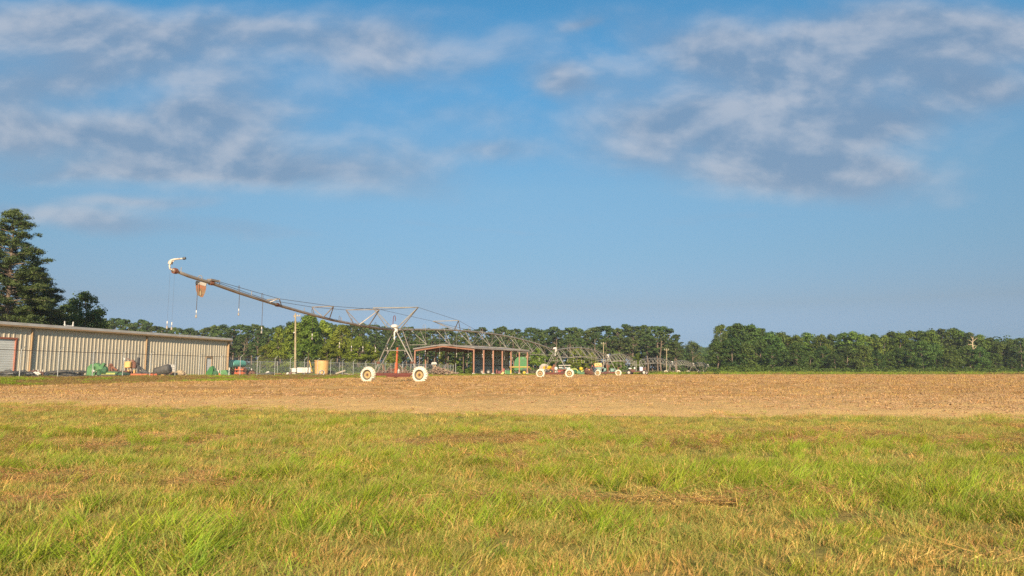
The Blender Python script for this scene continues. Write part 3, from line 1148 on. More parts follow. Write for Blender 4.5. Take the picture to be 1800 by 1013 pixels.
fp = [fpt(px) for px in (-112, -37, 35, 102, 163, 216, 264, 308, 350, 388, 422, 452, 483, 510, 535, 558, 581, 602, 621, 642, 660, 677, 694, 708, 722, 736, 749, 761, 772, 783, 792)]
fence('chain_link_fence', 'chain-link fence with angled barbed-wire arms along the near side of the yard', fp, 2.1, .52)
wq = fpt(801)
wq_t = thing('fence_corner_post', 'tall plain pale post ending the chain-link fence in front of the open shed', 'post', wq)
b = MB()
b.tube([wq + Vector((0, 0, -.1)), wq + Vector((0, 0, 2.55))], .06, 8)
b.build('shaft', M['fencepost'], wq_t)
b = MB()
b.lump(wq + Vector((0, 0, 2.56)), .075, (1, 1, .6), jit=0)
b.build('cap', M['galv'], wq_t)
c0, c1 = Vector((GX(424, 116), 116, 0)), Vector((GX(797, 166), 166, 0))
bp = []
for k in range(17):
    v = c0.lerp(c1, (k / 16) ** 1.0)
    bp.append(Vector((v.x, v.y, g(v.x, v.y))))
fence('chain_link_fence', 'low plain chain-link fence along the rear of the yard in front of the trees', bp, 2.1, 0, .04)

# ------------------------------------------------------------------ open-sided shed
F_, H_ = 172.0, 5.95
S0 = Vector((-9.2, F_, 0))
se, sgv = Vector((.496, .868, 0)).normalized(), Vector((-.868, .496, 0)).normalized()
SW, SL, NB = 17.7, 27.0, 6
ZS = g(-10, 172)
shed = thing('open_shed', 'open-sided shed with rust-red steel columns and low grey gable roof', 'shed', (S0.x, S0.y, ZS))


def sp(a, b, z):
    v = S0 + se * a + sgv * b
    return Vector((v.x, v.y, z))


for k in range(NB + 1):
    for side in (0, SW):
        b = MB()
        a_ = SL * k / NB
        p0, p1 = sp(a_, side, ZS - .1), sp(a_, side, ZS + H_)
        b.bar(p0 + sgv * .17, p1 + sgv * .17, .03, .36)      # I-section: two flanges and a web
        b.bar(p0 - sgv * .17, p1 - sgv * .17, .03, .36)
        b.bar(p0, p1, .30, .30)
        c_ = b.build('column', M['column'], shed)
        b = MB()
        b.box((p0.x, p0.y, ZS + .16), (.55, .55, .30), math.atan2(se.y, se.x))
        b.build('footing', M['concrete'], c_)
RISE = 0.95
for k in range(NB + 1):
    a_ = SL * k / NB
    b = MB()
    for s0, s1 in ((0, SW / 2), (SW, SW / 2)):
        p, q = sp(a_, s0, ZS + H_ + .02), sp(a_, s1, ZS + H_ + .02 + RISE)
        d_ = (q - p)
        n_ = 1
        lo, hi = Vector((0, 0, -.25)), Vector((0, 0, .25))
        w2 = se * .10
        b.add([p + lo - w2, q + lo - w2, q + hi - w2, p + hi - w2, p + lo + w2, q + lo + w2, q + hi + w2, p + hi + w2],
              [(0, 1, 2, 3), (7, 6, 5, 4), (0, 4, 5, 1), (3, 2, 6, 7), (0, 3, 7, 4), (1, 5, 6, 2)])
    b.build('rafter', M['column'], shed)
b = MB()
for q in np.linspace(0.04, 0.96, 12):
    for m_ in (0, 1):
        bb = q * SW / 2 if m_ == 0 else SW - q * SW / 2
        z_ = ZS + H_ + .34 + RISE * q
        b.bar(sp(.1, bb, z_), sp(SL - .1, bb, z_), .1, .16)
b.build('purlins', M['rustdark'], shed)
b = MB()
ov = .35
for m_ in (0, 1):
    b0, b1 = (-ov, SW / 2) if m_ == 0 else (SW + ov, SW / 2)
    zl, zh = ZS + H_ + .44, ZS + H_ + .44 + RISE
    vs = []
    ns = 60
    for k in range(ns + 1):
        a_ = -ov + (SL + 2 * ov) * k / ns
        dz = .03 if k % 2 else 0
        vs += [sp(a_, b0, zl + dz), sp(a_, b1, zh + dz)]
    b.add(vs, [(2 * k, 2 * k + 2, 2 * k + 3, 2 * k + 1) for k in range(ns)])
rfs = b.build('roof', M['roofm'], shed)
b = MB()
for a_ in (-ov, SL + ov):
    for b0 in (-ov, SW + ov):
        p, q = sp(a_, b0, ZS + H_ + .40), sp(a_, SW / 2, ZS + H_ + .40 + RISE)
        b.bar(p, q, .06, .34)
for b0 in (-ov, SW + ov):
    b.bar(sp(-ov, b0, ZS + H_ + .36), sp(SL + ov, b0, ZS + H_ + .36), .06, .40)
b.build('fascia', M['roofm'], rfs)
# rear sheet wall closes the far end except the bay nearest the eave
vs, prof = [], []
bw0, bw1 = SW * .32, SW - .2
s = bw0
while s < bw1:
    for ds, o in ((0, 0), (.42, 0), (.47, .05), (.62, .05), (.67, 0)):
        prof.append((min(s + ds, bw1), o))
    s += .7
for s, o in prof:
    zt = ZS + H_ + .2 + RISE * (1 - abs(s - SW / 2) / (SW / 2))
    vs += [sp(SL - .2 - o, s, ZS), sp(SL - .2 - o, s, zt)]
b = MB()
b.add(vs, [(2 * k, 2 * k + 2, 2 * k + 3, 2 * k + 1) for k in range(len(prof) - 1)])
rw = b.build('rear_wall', M['shedwall'], shed)
b = MB()
for z_ in (ZS + 2.3, ZS + 4.4):
    b.bar(sp(SL - .36, bw0, z_), sp(SL - .36, bw1, z_), .12, .16)
b.build('girts', M['rustdark'], rw)
b = MB()
b.bar(sp(SL - .34, bw0, ZS), sp(SL - .34, bw0, ZS + H_ + .5), .22, .22)
b.build('wall_post', M['rustdark'], shed)

# ------------------------------------------------------------------ lateral-move irrigation machine
TW = [(692, 55.4), (976, 99.0), (1069, 143.0), (1113, 188.0)]
TW2 = [(1126, 191.0), (1182, 237.0), (1219, 283.0), (1245, 329.0)]
T1 = [Vector((GX(px, y), y, 0)) for px, y in TW]
T2 = [Vector((GX(px, y), y, 0)) for px, y in TW2]
HUBZ = 3.85
HUBS = {}
ir = thing('irrigation_machine', 'long lateral-move irrigation machine of arched pipe spans on white-tyred wheel towers', 'irrigation machine', (T1[0].x, T1[0].y, 0))
d0 = (T1[1] - T1[0]).normalized()
n0 = Vector((d0.y, -d0.x, 0))

# one drive wheel, copied to every tower: rim > tyre, hub
R_T = 0.62


def make_wheel(parent, tyre_m, rim_m, lugs=True):
    """axle along local y, built round the origin; visible face towards -y"""
    Rx = Matrix.Rotation(math.pi / 2, 4, 'X')
    b = MB()
    b.lathe([(0.0, .07), (.12, .08), (.20, .04), (.30, .05), (.335, .10), (.36, .14), (.37, .14), (.355, .08), (.355, -.14), (.33, -.1), (0, -.05)], 28, Rx)
    rim = b.build('wheel', rim_m, None, True)
    rim.parent = parent
    b = MB()
    w = .17
    b.lathe([(.35, w * .8), (.40, w), (.50, w * 1.06), (.565, w * .9), (.58, w * .6), (.58, -w * .6), (.565, -w * .9), (.50, -w * 1.06), (.40, -w), (.35, -w * .8)], 40, Rx)
    nl = 20 if lugs else 26
    for k in range(nl):
        for sgn in (1, -1):
            a = 2 * math.pi * (k + (.5 if sgn > 0 else 0)) / nl
            ca, sa = math.cos(a), math.sin(a)
            a2 = a + .16
            p = Vector((math.cos(a) * .59, sgn * w * .95, math.sin(a) * .59))
            q = Vector((math.cos(a2) * .605, sgn * .01, math.sin(a2) * .605))
            b.bar(p, q, .045 if lugs else .03, .075)
            p2 = Vector((math.cos(a) * .50, sgn * w * 1.1, math.sin(a) * .50))
            b.bar(p2, p, .05, .04)
    t = b.build('tyre', tyre_m, None)
    t.parent = rim
    b = MB()
    b.lathe([(0, .13), (.06, .13), (.075, .10), (.10, .10), (.10, .04), (.0, .04)], 16, Rx)
    for k in range(6):
        a = math.pi * k / 3
        b.lump((math.cos(a) * .15, -.085, math.sin(a) * .15), .02, jit=0)
    h_ = b.build('hub', M['hub'], None)
    h_.parent = rim
    b = MB()
    b.lathe([(.29, .075), (.30, .12), (.36, .185), (.40, .185), (.39, .09)], 32, Rx)
    e_ = b.build('rim_edge', M['rimside'], None, True)
    e_.parent = rim
    return rim


wheel0 = make_wheel(ir, M['tyrewhite'], M['rim'])
wheelD = make_wheel(ir, M['tyre'], M['white'])
wheels_used = {}


def put_wheel(src, p, ax, roll):
    w = src if src not in wheels_used else copy_tree(src, ir)
    wheels_used[src] = 1
    w.location = p - wloc(ir)
    w.rotation_euler = (0, roll, math.atan2(ax.y, ax.x) - math.pi / 2)
    return w


def hz(c):
    if abs(c.y - T1[0].y) < .1:
        return 4.08
    return 3.78 if abs(c.y - T1[1].y) < .1 else HUBZ


def arch(t, za=4.08, zb=3.78):
    return za + (zb - za) * t + .92 * math.sin(math.pi * t) ** .9


def tower(c, d, dark=False, full=True, post=True):
    n = Vector((d.y, -d.x, 0))
    zb = g(c.x, c.y) * .4 - .005
    HUBZ = hz(c)
    hub = Vector((c.x, c.y, HUBZ))
    feet = []
    for sgn in (-1, 1):
        f = c + n * sgn * (2.25 if post else 2.06) + n * (.12 if post else 0)
        f.z = zb + R_T
        feet.append(f)
        put_wheel(wheelD if dark else wheel0, f - d * .22, d, random.random() * 6)
    b = MB()
    p, q = feet[0] + d * .18, feet[1] + d * .18
    b.bar(p + Vector((0, 0, .02)), q + Vector((0, 0, .02)), .16, .20)
    b.bar(p.lerp(q, .32) + Vector((0, 0, -.12)), p.lerp(q, .76) + Vector((0, 0, -.12)), .10, .10)
    bm_ = b.build('base_beam', M['redbeam'], ir)
    for f in feet:
        b = MB()
        b.lump(f + d * .12 + Vector((0, 0, .02)), .17, (1, 1, 1.1), jit=.12)
        b.build('gearbox', M['galvdark'], bm_)
    b = MB()
    b.lump(p.lerp(q, .55) + Vector((0, 0, .22)), .14, (1, 1, 1.6), jit=.1)
    b.build('drive_motor', M['galvdark'], bm_)
    for i_, f in enumerate(feet):
        sg = -1 if i_ == 0 else 1
        b = MB()
        ft = f - n * sg * .32 + Vector((0, 0, .12)) + d * .12
        b.tube([hub + n * sg * .12 + Vector((0, 0, -.05)), ft], .045 if full else .055, 8)
        b.build('tower_leg', M['galv'], ir)
        b = MB()
        ft2 = f - n * sg * .45 + Vector((0, 0, .1)) + d * .30
        b.tube([hub + n * sg * .1 + d * 1.15 + Vector((0, 0, .02)), ft2], .035, 6)
        b.build('tower_brace', M['galvdark'], ir)
        if full:
            b = MB()
            k_ = ft.lerp(hub, .24)
            b.bar(k_ - n * .16, k_ + n * .10, .11, .16)
            b.tube([k_ - n * .05, k_ - n * .05 + Vector((0, 0, .42 if sg < 0 else .2))], .02, 6)
            b.build('leg_clamp', M['hub'], ir)
    b = MB()
    f0, f1 = feet[0].lerp(hub, .54), feet[1].lerp(hub, .54)
    f0, f1 = f0 + n * .22, f1 - n * .22
    b.tube([f0, f1], .035, 6)
    b.build('cross_brace', M['galv'], ir)
    b = MB()
    b.rbox((hub.x, hub.y, HUBZ + .28), (.46, .34, .26), .06, math.atan2(n.y, n.x))
    b.lathe([(.0, .30), (.16, .29), (.17, -.16), (.0, -.2)], 12, Matrix.Translation(hub + n * .05 + d * .1))
    b.tube([hub + Vector((0, 0, -.1)), hub + Vector((0, 0, -.75))], .06, 8)
    b.build('control_box', M['white'], ir)
    if post:
        b = MB()
        pp = c + n * -.05 + d * .45
        b.bar(Vector((pp.x, pp.y, zb + .38)), Vector((pp.x, pp.y, 1.5)) + n * .05, .20, .16)
        b.bar(Vector((pp.x, pp.y, 1.5)) + n * .05, Vector((pp.x, pp.y, 2.72)) + n * .10, .12, .09)
        b.build('mast', M['orange'], ir)
        b = MB()
        b.tube([hub + Vector((-.05, 0, .4)) + n * -.1, hub + Vector((0, 0, 1.05)) + n * -.1, hub + Vector((0, 0, 1.12)) + n * 0, hub + Vector((0, 0, .98)) + n * .06, hub + Vector((0, 0, .68)) + n * .06], .028, 6)
        b.build('breather_pipe', M['redbeam'], ir)




drops = [0]


def drop(p, side, ztop, zbot, hose_m='black', head=True, gooseneck=True, hr=.016):
    """gooseneck over the pipe, hose and sprinkler head with its weight"""
    off = side * .16
    top = Vector((p.x, p.y, ztop))
    b = MB()
    if gooseneck:
        arc = [top + off * (-.6 + .0) + Vector((0, 0, .05))]
        for k in range(7):
            a = math.pi * k / 6
            arc.append(top + off * (-.2 - .8 * math.cos(a)) + Vector((0, 0, .26 + .14 * math.sin(a))))
        arc.append(top + off * .6 + Vector((0, 0, -.1)))
        b.tube(arc, .014, 5)
    b.tube([top + off * .6 + Vector((0, 0, -.1)), Vector((top.x, top.y, zbot)) + off * .6], hr, 5)
    o = b.build('drop_hose', M[hose_m], ir)
    drops[0] += 1
    if head:
        b = MB()
        hp = Vector((top.x, top.y, zbot)) + off * .6
        b.tube([hp + Vector((0, 0, .04)), hp + Vector((0, 0, -.08))], [.022, .026], 8, 0)
        b.tube([hp + Vector((0, 0, -.08)), hp + Vector((0, 0, -.18)), hp + Vector((0, 0, -.21)), hp + Vector((0, 0, -.33)), hp + Vector((0, 0, -.35))], [.012, .014, .045, .05, .015], 8, 1)
        b.build('sprinkler_head', [M['white'], M['galvdark']], o)
    return o


def span(a, c, nst, detail):
    d = (c - a)
    L = d.length
    d = d / L
    n = Vector((d.y, -d.x, 0))

    def pt(t):
        v = a + d * (L * t)
        return Vector((v.x, v.y, arch(t, hz(a), hz(c))))
    b = MB()
    b.tube([pt(t) for t in np.linspace(0, 1, 33)], .072 + .00015 * a.y, 10)
    for k in range(1, 5):
        q = pt(k / 5)
        b.tube([q - d * .06, q + d * .06], .12, 10)
    pipe = b.build('span_pipe', M['galv'], ir, True)
    b = MB()
    lows = {-1: [a + Vector((0, 0, hz(a) - .15))], 1: [a + Vector((0, 0, hz(a) - .15))]}
    thick = .015 + .00008 * a.y
    for k in range(nst):
        t = (k + .75) / (nst + .5)
        zl = max((hz(a) + hz(c)) / 2 - .88, min(3.45, arch(t, hz(a), hz(c)) - 1.42))
        p1, p2 = pt(t - .018), pt(t + .018)
        pts_ = []
        for sgn in (-1, 1):
            v = a + d * (L * t) + n * sgn * 1.0
            low = Vector((v.x, v.y, zl))
            pts_.append(low)
            lows[sgn].append(low)
            b.bar(p1 - Vector((0, 0, .08)), low, thick * 2)
            b.bar(p2 - Vector((0, 0, .08)), low, thick * 2)
        b.bar(pts_[0], pts_[1], thick * 2)
    for sgn in (-1, 1):
        lows[sgn].append(Vector((c.x, c.y, hz(c) - .15)))
        b.tube(lows[sgn], thick * .62, 6)
        # long diagonals from one frame's foot up to the pipe at the next
        for k in range(1, nst):
            t = (k + .75) / (nst + .5)
            if k == nst // 2:
                b.bar(lows[sgn][k], pt(t + .02) - Vector((0, 0, .06)), thick * .8)
    b.build('truss', M['galv'], pipe)
    nd = 14
    for k in range(nd):
        t = (k + .6) / nd
        q = pt(t)
        if detail:
            drop(q, n * (1 if k % 2 else -1), q.z, 2.55 + .12 * random.uniform(-1, 1), 'galvdark', True, True, .008)
    return pipe


# overhang beyond the first tower
A0 = T1[0]


def on_line(px):
    """point of the machine's line seen at this bearing"""
    u = (px - 900) / FPX
    lo, hi = -30.0, 60.0
    for _ in range(60):
        m_ = (lo + hi) / 2
        q = A0 + d0 * m_
        zz = CAMH + 5
        fw = q.y * CT + (4.5 - CAMH) * ST
        if q.x / fw < u:
            lo = m_
        else:
            hi = m_
    return A0 + d0 * lo


def op(px, py):
    q = on_line(px)
    return P(px, py, q.y)


ends = [op(x, y) for x, y in ((303, 474.5), (332, 485.5), (372, 498), (420, 515), (461, 528), (495, 538.5), (545, 552.5), (585, 563), (640, 573.5))] + [Vector((A0.x, A0.y, hz(A0)))]
b = MB()
b.tube(ends, [.075] + [.085] * (len(ends) - 1), 12)
ohp = b.build('overhang_pipe', M['galvdark'], ir, True)
for px, py, r_ in ((307.5, 476.5, .14), (371, 497.5, .125), (487, 536, .115)):
    b = MB()
    q = op(px, py)
    b.tube([q - d0 * .1, q + d0 * .1], r_, 10)
    b.build('flange', M['rust'], ohp)
for px, py in ((318, 480), (386, 501.5), (442, 521), (535, 549), (600, 565.5), (617, 569)):
    b = MB()
    q = op(px, py)
    b.tube([q, q + Vector((0, 0, .28))], .018, 5)
    b.build('outlet', M['galvdark'], ohp)
# end gun: white S-bend and barrel with a black nozzle, in the plane facing the camera
ye = ends[0].y


def eg(px, py, dy=0.0):
    return P(px, py, ye + dy)


b = MB()
b.tube([eg(303, 474.5), eg(299, 473), eg(298, 468), eg(299, 463), eg(299.5, 460)], [.05, .045, .04, .045, .05], 10)
b.tube([eg(299, 461), eg(300, 458.5), eg(305, 456.5), eg(312, 455.5), eg(322, 454.6)], [.05, .055, .05, .042, .034], 10)
b.bar(eg(299, 464.5), eg(300.5, 459.5), .16, .16)
b.bar(eg(306, 459), eg(300, 462), .035)
gun = b.build('end_gun', M['gun'], ir)
b = MB()
b.tube([eg(321.5, 454.7), eg(323, 454.5), eg(326.5, 454.2)], [.055, .075, .06], 10)
b.build('nozzle', M['black'], gun)


# bracing frames above the overhang
def frame(bl, br, pl, pr, mtl, w=.05):
    """a cross bar held up by two pairs of struts"""
    b = MB()
    b.bar(bl, br, w * 1.15)
    for p in pl:
        b.bar(bl, p, w * .8)
    for p in pr:
        b.bar(br, p, w)
    b.build('brace_frame', mtl, ir)


def crossbar(px0, px1, py, pc):
    """the bar's two ends at right angles to the pipe through the line point seen at pc"""
    c_ = on_line(pc)
    l = [None, None]
    for i_, px in enumerate((px0, px1)):
        u = (px - 900) / FPX
        lo, hi = -6.0, 6.0
        for _ in range(50):
            m_ = (lo + hi) / 2
            q = c_ + n0 * m_
            fw = q.y * CT + 4.5 * ST
            if q.x / fw < u:
                lo = m_
            else:
                hi = m_
        q = c_ + n0 * lo
        l[i_] = P(px, py if not isinstance(py, tuple) else py[i_], q.y)
    return l


fA = crossbar(469, 491, (527, 525.5), 478)
frame(fA[0], fA[1], [op(471, 532), op(478, 534)], [op(472, 532), op(495, 538.5)], M['galvdark'], .045)
fB = crossbar(548.5, 586.5, (540, 538.7), 566)
frame(fB[0], fB[1], [op(553, 554.5), op(569, 558.5)], [op(568, 558.5), op(579, 561)], M['galvdark'], .05)
fC = crossbar(608, 667, (545, 544.5), 637)
frame(fC[0], fC[1], [op(622, 570), op(634, 572.5)], [op(630, 572), op(647, 575)], M['galvdark'], .055)
fD = crossbar(656, 735, (541.5, 540.5), 695)
hubp = Vector((A0.x, A0.y, hz(A0) + .1))
frame(fD[0], fD[1], [hubp - n0 * .15, hubp - d0 * 1.2], [hubp + n0 * .15, hubp + d0 * .9], M['galv'], .065)


def spt(t):
    v = T1[0].lerp(T1[1], t)
    return Vector((v.x, v.y, arch(t)))


fE = crossbar(761, 806, (565, 563.6), 783)
frame(fE[0], fE[1], [spt(.25), spt(.28)], [spt(.25), spt(.28)], M['galv'], .055)
endc = spt(.38)
for i_ in (0, 1):
    b = MB()
    b.tube([op(374, 497) + Vector((0, 0, .12)) + n0 * (.08 if i_ else -.08), fA[i_], fB[i_], fC[i_], fD[i_], fE[i_], endc + n0 * (.1 if i_ else -.1)], .014, 5)
    b.build('brace_cable', M['cable'], ir)
b = MB()
for px, py in ((371, 497), (378, 498.5)):
    q = op(px, py)
    b.box((q.x, q.y, q.z + .13), (.3, .3, .1), math.atan2(d0.y, d0.x))
b.build('cable_anchor', M['galvdark'], ohp)
# drops of the overhang
for px, py, zb_ in ((347, 491, 547), (420, 515, 544), (461, 528, 576)):
    q = op(px, py)
    drop(q, n0 * .4, q.z, P(px, zb_, q.y).z, 'cable', True, px != 347)
for px, py, zb_ in ((298, 476, 566), (306, 478, 568), (549, 553.5, 588), (597, 566, 603), (618, 570, 609), (638, 573.5, 610), (660, 576, 611), (681, 577, 612)):
    q = op(px, py)
    drop(q, n0 * .4, q.z, P(px, zb_, q.y).z, 'cable' if px < 400 else 'cable', True, px > 500, .006 if px > 400 else .003)
# worn placard clamped under the pipe


def sign_mat():
    m, nt, out = new_mat('faded_orange_placard')
    b = N(nt, 'ShaderNodeBsdfPrincipled')
    b.inputs['Roughness'].default_value = 0.6
    p = N(nt, 'ShaderNodeTexCoord').outputs['Object']
    n1 = noise(nt, p, 5, 6, 0.7)
    c = mix(nt, ramp(nt, n1, .42, .6), (0.17, 0.075, 0.03), (0.17, 0.11, 0.055))
    nt.links.new(c, b.inputs['Base Color'])
    nt.links.new(b.outputs[0], out.inputs[0])
    return m


M['sign'] = sign_mat()
M['signred'] = mat('peeling_orange_paint', (0.25, 0.07, 0.025), (0.2, 0.08, 0.035), 9, .6, c3=(0.18, 0.11, 0.06), spread=.45)
M['cream'] = mat('cream_paint', (0.28, 0.21, 0.11), None, 6, .6)
M['drop'] = mat('dark_outline_paint', (0.10, 0.06, 0.025), None, 6, .6)
q = on_line(353)
ys_ = q.y
pl_n = Vector((0, -1, 0))


def sg(px, py, dy=0.0):
    return P(px, py, ys_ + dy)


b = MB()


def slab(mb, pxs, y0, y1):
    fr_ = [sg(x, y, y0) for x, y in pxs]
    bk_ = [sg(x, y, y1) for x, y in pxs]
    n_ = len(pxs)
    mb.add(fr_ + bk_, [list(range(n_)), [n_ + i for i in range(n_)][::-1]] + [[i, n_ + i, n_ + (i + 1) % n_, (i + 1) % n_] for i in range(n_)])


slab(b, [(344.3, 497.5), (362.5, 502), (362.3, 507), (360.5, 515), (356.5, 523), (353, 522.5), (347, 519), (344.6, 510), (344, 502)], 0, .03)
plac = b.build('placard', M['sign'], ir)
b = MB()
slab(b, [(344.6, 498.5), (362.0, 502.5), (361.8, 508.2), (358, 509.5), (353, 506.5), (349, 507.5), (344.8, 505.5)], -.006, -.002)
b.build('paint_band', M['signred'], plac)


def teardrop(cx, cy, w, hgt):
    pts_ = []
    for k in range(22):
        a = 2 * math.pi * k / 22
        r_ = math.sin(a / 2)
        pts_.append((cx + w * math.sin(a) * math.sin(a / 2) ** 1.2, cy - hgt / 2 * math.cos(a)))
    return pts_


b = MB()
slab(b, teardrop(352.4, 514.2, 3.5, 13), -.010, -.007)
b.build('drop_outline', M['drop'], plac)
b = MB()
slab(b, teardrop(352.0, 514.8, 2.0, 10), -.014, -.011)
b.build('drop_emblem', M['cream'], plac)
b = MB()
b.bar(sg(344.2, 496), sg(362.6, 501), .05, .16)
b.tube([sg(349, 491), sg(349, 487), sg(350.5, 484.8), sg(353, 484.5), sg(355, 486.5), sg(355.2, 492)], .022, 6)
b.build('clamp', M['galvdark'], plac)

for k, c in enumerate(T1[:3]):
    dd_ = ((T1[k + 1] - c)).normalized()
    tower(c, dd_, False, k < 2, k < 1)
span(T1[0], T1[1], 9, True)
span(T1[1], T1[2], 9, True)
span(T1[2], T1[3], 9, True)
for k in range(3):
    span(T2[k], T2[k + 1], 9, k < 2)
for k in (1, 2, 3):
    tower(T2[k], (T2[k] - T2[k - 1]).normalized(), False, False, False)
# drive cart between the two wings
cc_ = (T1[3] + T2[0]) / 2
dcart = (T2[1] - T2[0]).normalized()
ncart = Vector((1, 0, 0))
zc = g(cc_.x, cc_.y) + .02
for sgn in (-1, 1):
    for da in (-.6, 2.2):
        f = cc_ + ncart * sgn * 2.0 + dcart * da
        f.z = zc + R_T
        put_wheel(wheelD, f, Vector((0, 1, 0)), random.random() * 6)


def cp(dx, dy, dz):
    return Vector((cc_.x + dx, cc_.y + dy, zc + dz))


b = MB()
for dy in (-.3, 1.9):
    b.bar(cp(-2.3, dy, .78), cp(2.5, dy, .78), .16, .18)
for dx in (-1.8, 0, 1.8):
    b.bar(cp(dx, -.3, .78), cp(dx, 1.9, .78), .14, .16)
b.bar(cp(2.2, .8, .8), cp(3.5, .8, .55), .12, .12)
b.build('cart_frame', M['redbeam'], ir)
b = MB()
for dx in (-.35, .0, .95):
    b.tube([cp(dx, .8, .85), cp(dx, .8, HUBZ - .1)], .09, 8)
b.tube([cp(1.2, .8, HUBZ - .2), cp(2.6, .8, .85)], .06, 6)
b.tube([cp(-.5, .8, HUBZ - .3), cp(-2.0, .8, .85)], .05, 6)
b.bar(cp(-.9, .8, 2.6), cp(1.3, .8, 2.6), .08)
b.build('cart_mast', M['galv'], ir)
b = MB()
b.rbox(cp(1.15, .2, 1.55), (.85, .7, 1.1), .06)
b.build('generator', M['lilac'], ir)
b = MB()
b.rbox(cp(-1.75, .4, 1.65), (.85, .6, .35), .1)
b.rbox(cp(-.55, .3, 1.75), (.4, .4, .5), .06)
b.build('tank', M['white'], ir)
b = MB()
b.rbox(cp(-1.2, .5, 1.15), (1.5, .7, .6), .08)
b.rbox(cp(2.0, .7, 1.35), (.7, .8, .8), .08)
b.build('engine', M['rustdark'], ir)
# ------------------------------------------------------------------ things standing in the yard
def yf(px, k=1.06):
    """a depth just behind the front fence at this bearing"""
    return 50.96 * k / (WS + (900 - px) / 1258)


class Spot:
    """local frame for one thing: pixel bearings and heights become metres at its own depth"""

    def __init__(s, name, label, cat, px, Y, group=None):
        s.Y = Y
        s.x = GX(px, Y)
        s.z = g(s.x, Y)
        s.root = thing(name, label, cat, (s.x, Y, s.z), group)
        s.px0 = px

    def p(s, px, py, dy=0.0):
        v = P(px, py, s.Y)
        v.y += dy
        return v

    def box(s, mb, x0, y0, x1, y1, dep, dy=0.0, rb=0.0, rz=0.0, **k):
        a, b = s.p(x0, y1), s.p(x1, y0)
        zlo = max(min(a.z, b.z), s.z - .05)
        c = ((a.x + b.x) / 2, s.Y + dy, (zlo + b.z) / 2)
        d = (abs(b.x - a.x), dep, max(b.z - zlo, .04))
        if rb:
            mb.rbox(c, d, min(rb, min(d) * .35), rz)
        else:
            mb.box(c, d, rz, **k)

    def part(s, name, mat_, fn, parent=None, smooth=False):
        mb = MB()
        fn(mb)
        return mb.build(name, mat_, parent or s.root, smooth)


def hose_pile(px0, px1, ytop, Y, label, seed):
    random.seed(seed)
    s = Spot('hose_pile', label, 'hose pile', (px0 + px1) / 2, Y, 'heaps of black hose by the warehouse')
    w = (s.p(px1, 660).x - s.p(px0, 660).x) / 2
    hgt = s.p(px0, ytop).z - s.z
    for nm, cnt, m_ in (('hose_coil', 9, 'black'), ('hose_coil', 5, 'tarp')):
        mb = MB()
        for k in range(cnt):
            cx = s.x + random.uniform(-.5, .5) * w
            cy_ = s.Y + random.uniform(-.4, .6)
            r0 = random.uniform(.45, .75) * min(w, 1.3)
            tz = random.uniform(0, hgt * .55)
            tilt = random.uniform(-.35, .35)
            tl2 = random.uniform(-.3, .3)
            pts_ = []
            for q in range(19):
                a = 2 * math.pi * q / 18 + k
                rr = r0 * (1 + .08 * math.sin(3 * a + k))
                pts_.append((cx + rr * 1.3 * math.cos(a), cy_ + rr * .7 * math.sin(a), s.z + .06 + max(tz + rr * math.sin(a) * tl2 + rr * math.cos(a) * tilt * .5, 0)))
            mb.tube(pts_, random.uniform(.05, .085), 6)
        mb.build(nm, M[m_], s.root)
    mb = MB()
    mb.lump((s.x, s.Y + .2, s.z), hgt * .62, (w / hgt * 1.25, .9, .8), jit=.12, n=10)
    mb.build('coil_core', M['black'], s.root)
    mb = MB()
    pts_ = [(s.x - w * .8, s.Y, s.z + hgt * .5), (s.x - w * .3, s.Y, s.z + hgt * .95), (s.x + w * .25, s.Y, s.z + hgt * 1.0), (s.x + w * .9, s.Y + .1, s.z + .2)]
    mb.tube(pts_, .035, 6)
    mb.build('loose_end', M['black'], s.root)


hose_pile(-2, 30, 650.5, yf(12, 1.05), 'wide heap of coiled black hose in front of the roller door', 3)
hose_pile(27, 54, 651, yf(40, 1.05), 'heap of coiled black hose at the foot of the left downspout', 4)
hose_pile(86, 146, 654.5, yf(112, 1.04), 'long low heap of black hose left of the green mower deck', 5)

s = Spot('scrap_heap', 'small dark heap of scrap iron between two black hose heaps', 'scrap', 67, yf(67, 1.05))
random.seed(12)


def _f(mb):
    for k in range(14):
        mb.box(s.p(random.uniform(57, 76), random.uniform(651, 660), random.uniform(-.3, .3)), (random.uniform(.2, .6), .2, random.uniform(.1, .35)), random.random() * 3, rx=random.random(), ry=random.uniform(-.5, .5))


s.part('iron_scrap', M['rustdark'], _f)


def _f(mb):
    for k in range(7):
        mb.box(s.p(random.uniform(60, 72), random.uniform(654, 662), -.45), (random.uniform(.3, .7), .08, .1), random.uniform(-.4, .4), ry=random.uniform(-.4, .4))
    for x in (58.5, 66.5, 75):
        mb.bar(s.p(x, 661), s.p(x + random.uniform(-1, 1), 650), .06)


s.part('pale_pipe', M['white'], _f)
s.part('dark_sheet', M['black'], lambda mb: s.box(mb, 55, 656.5, 82, 663, .7, .25, .1))

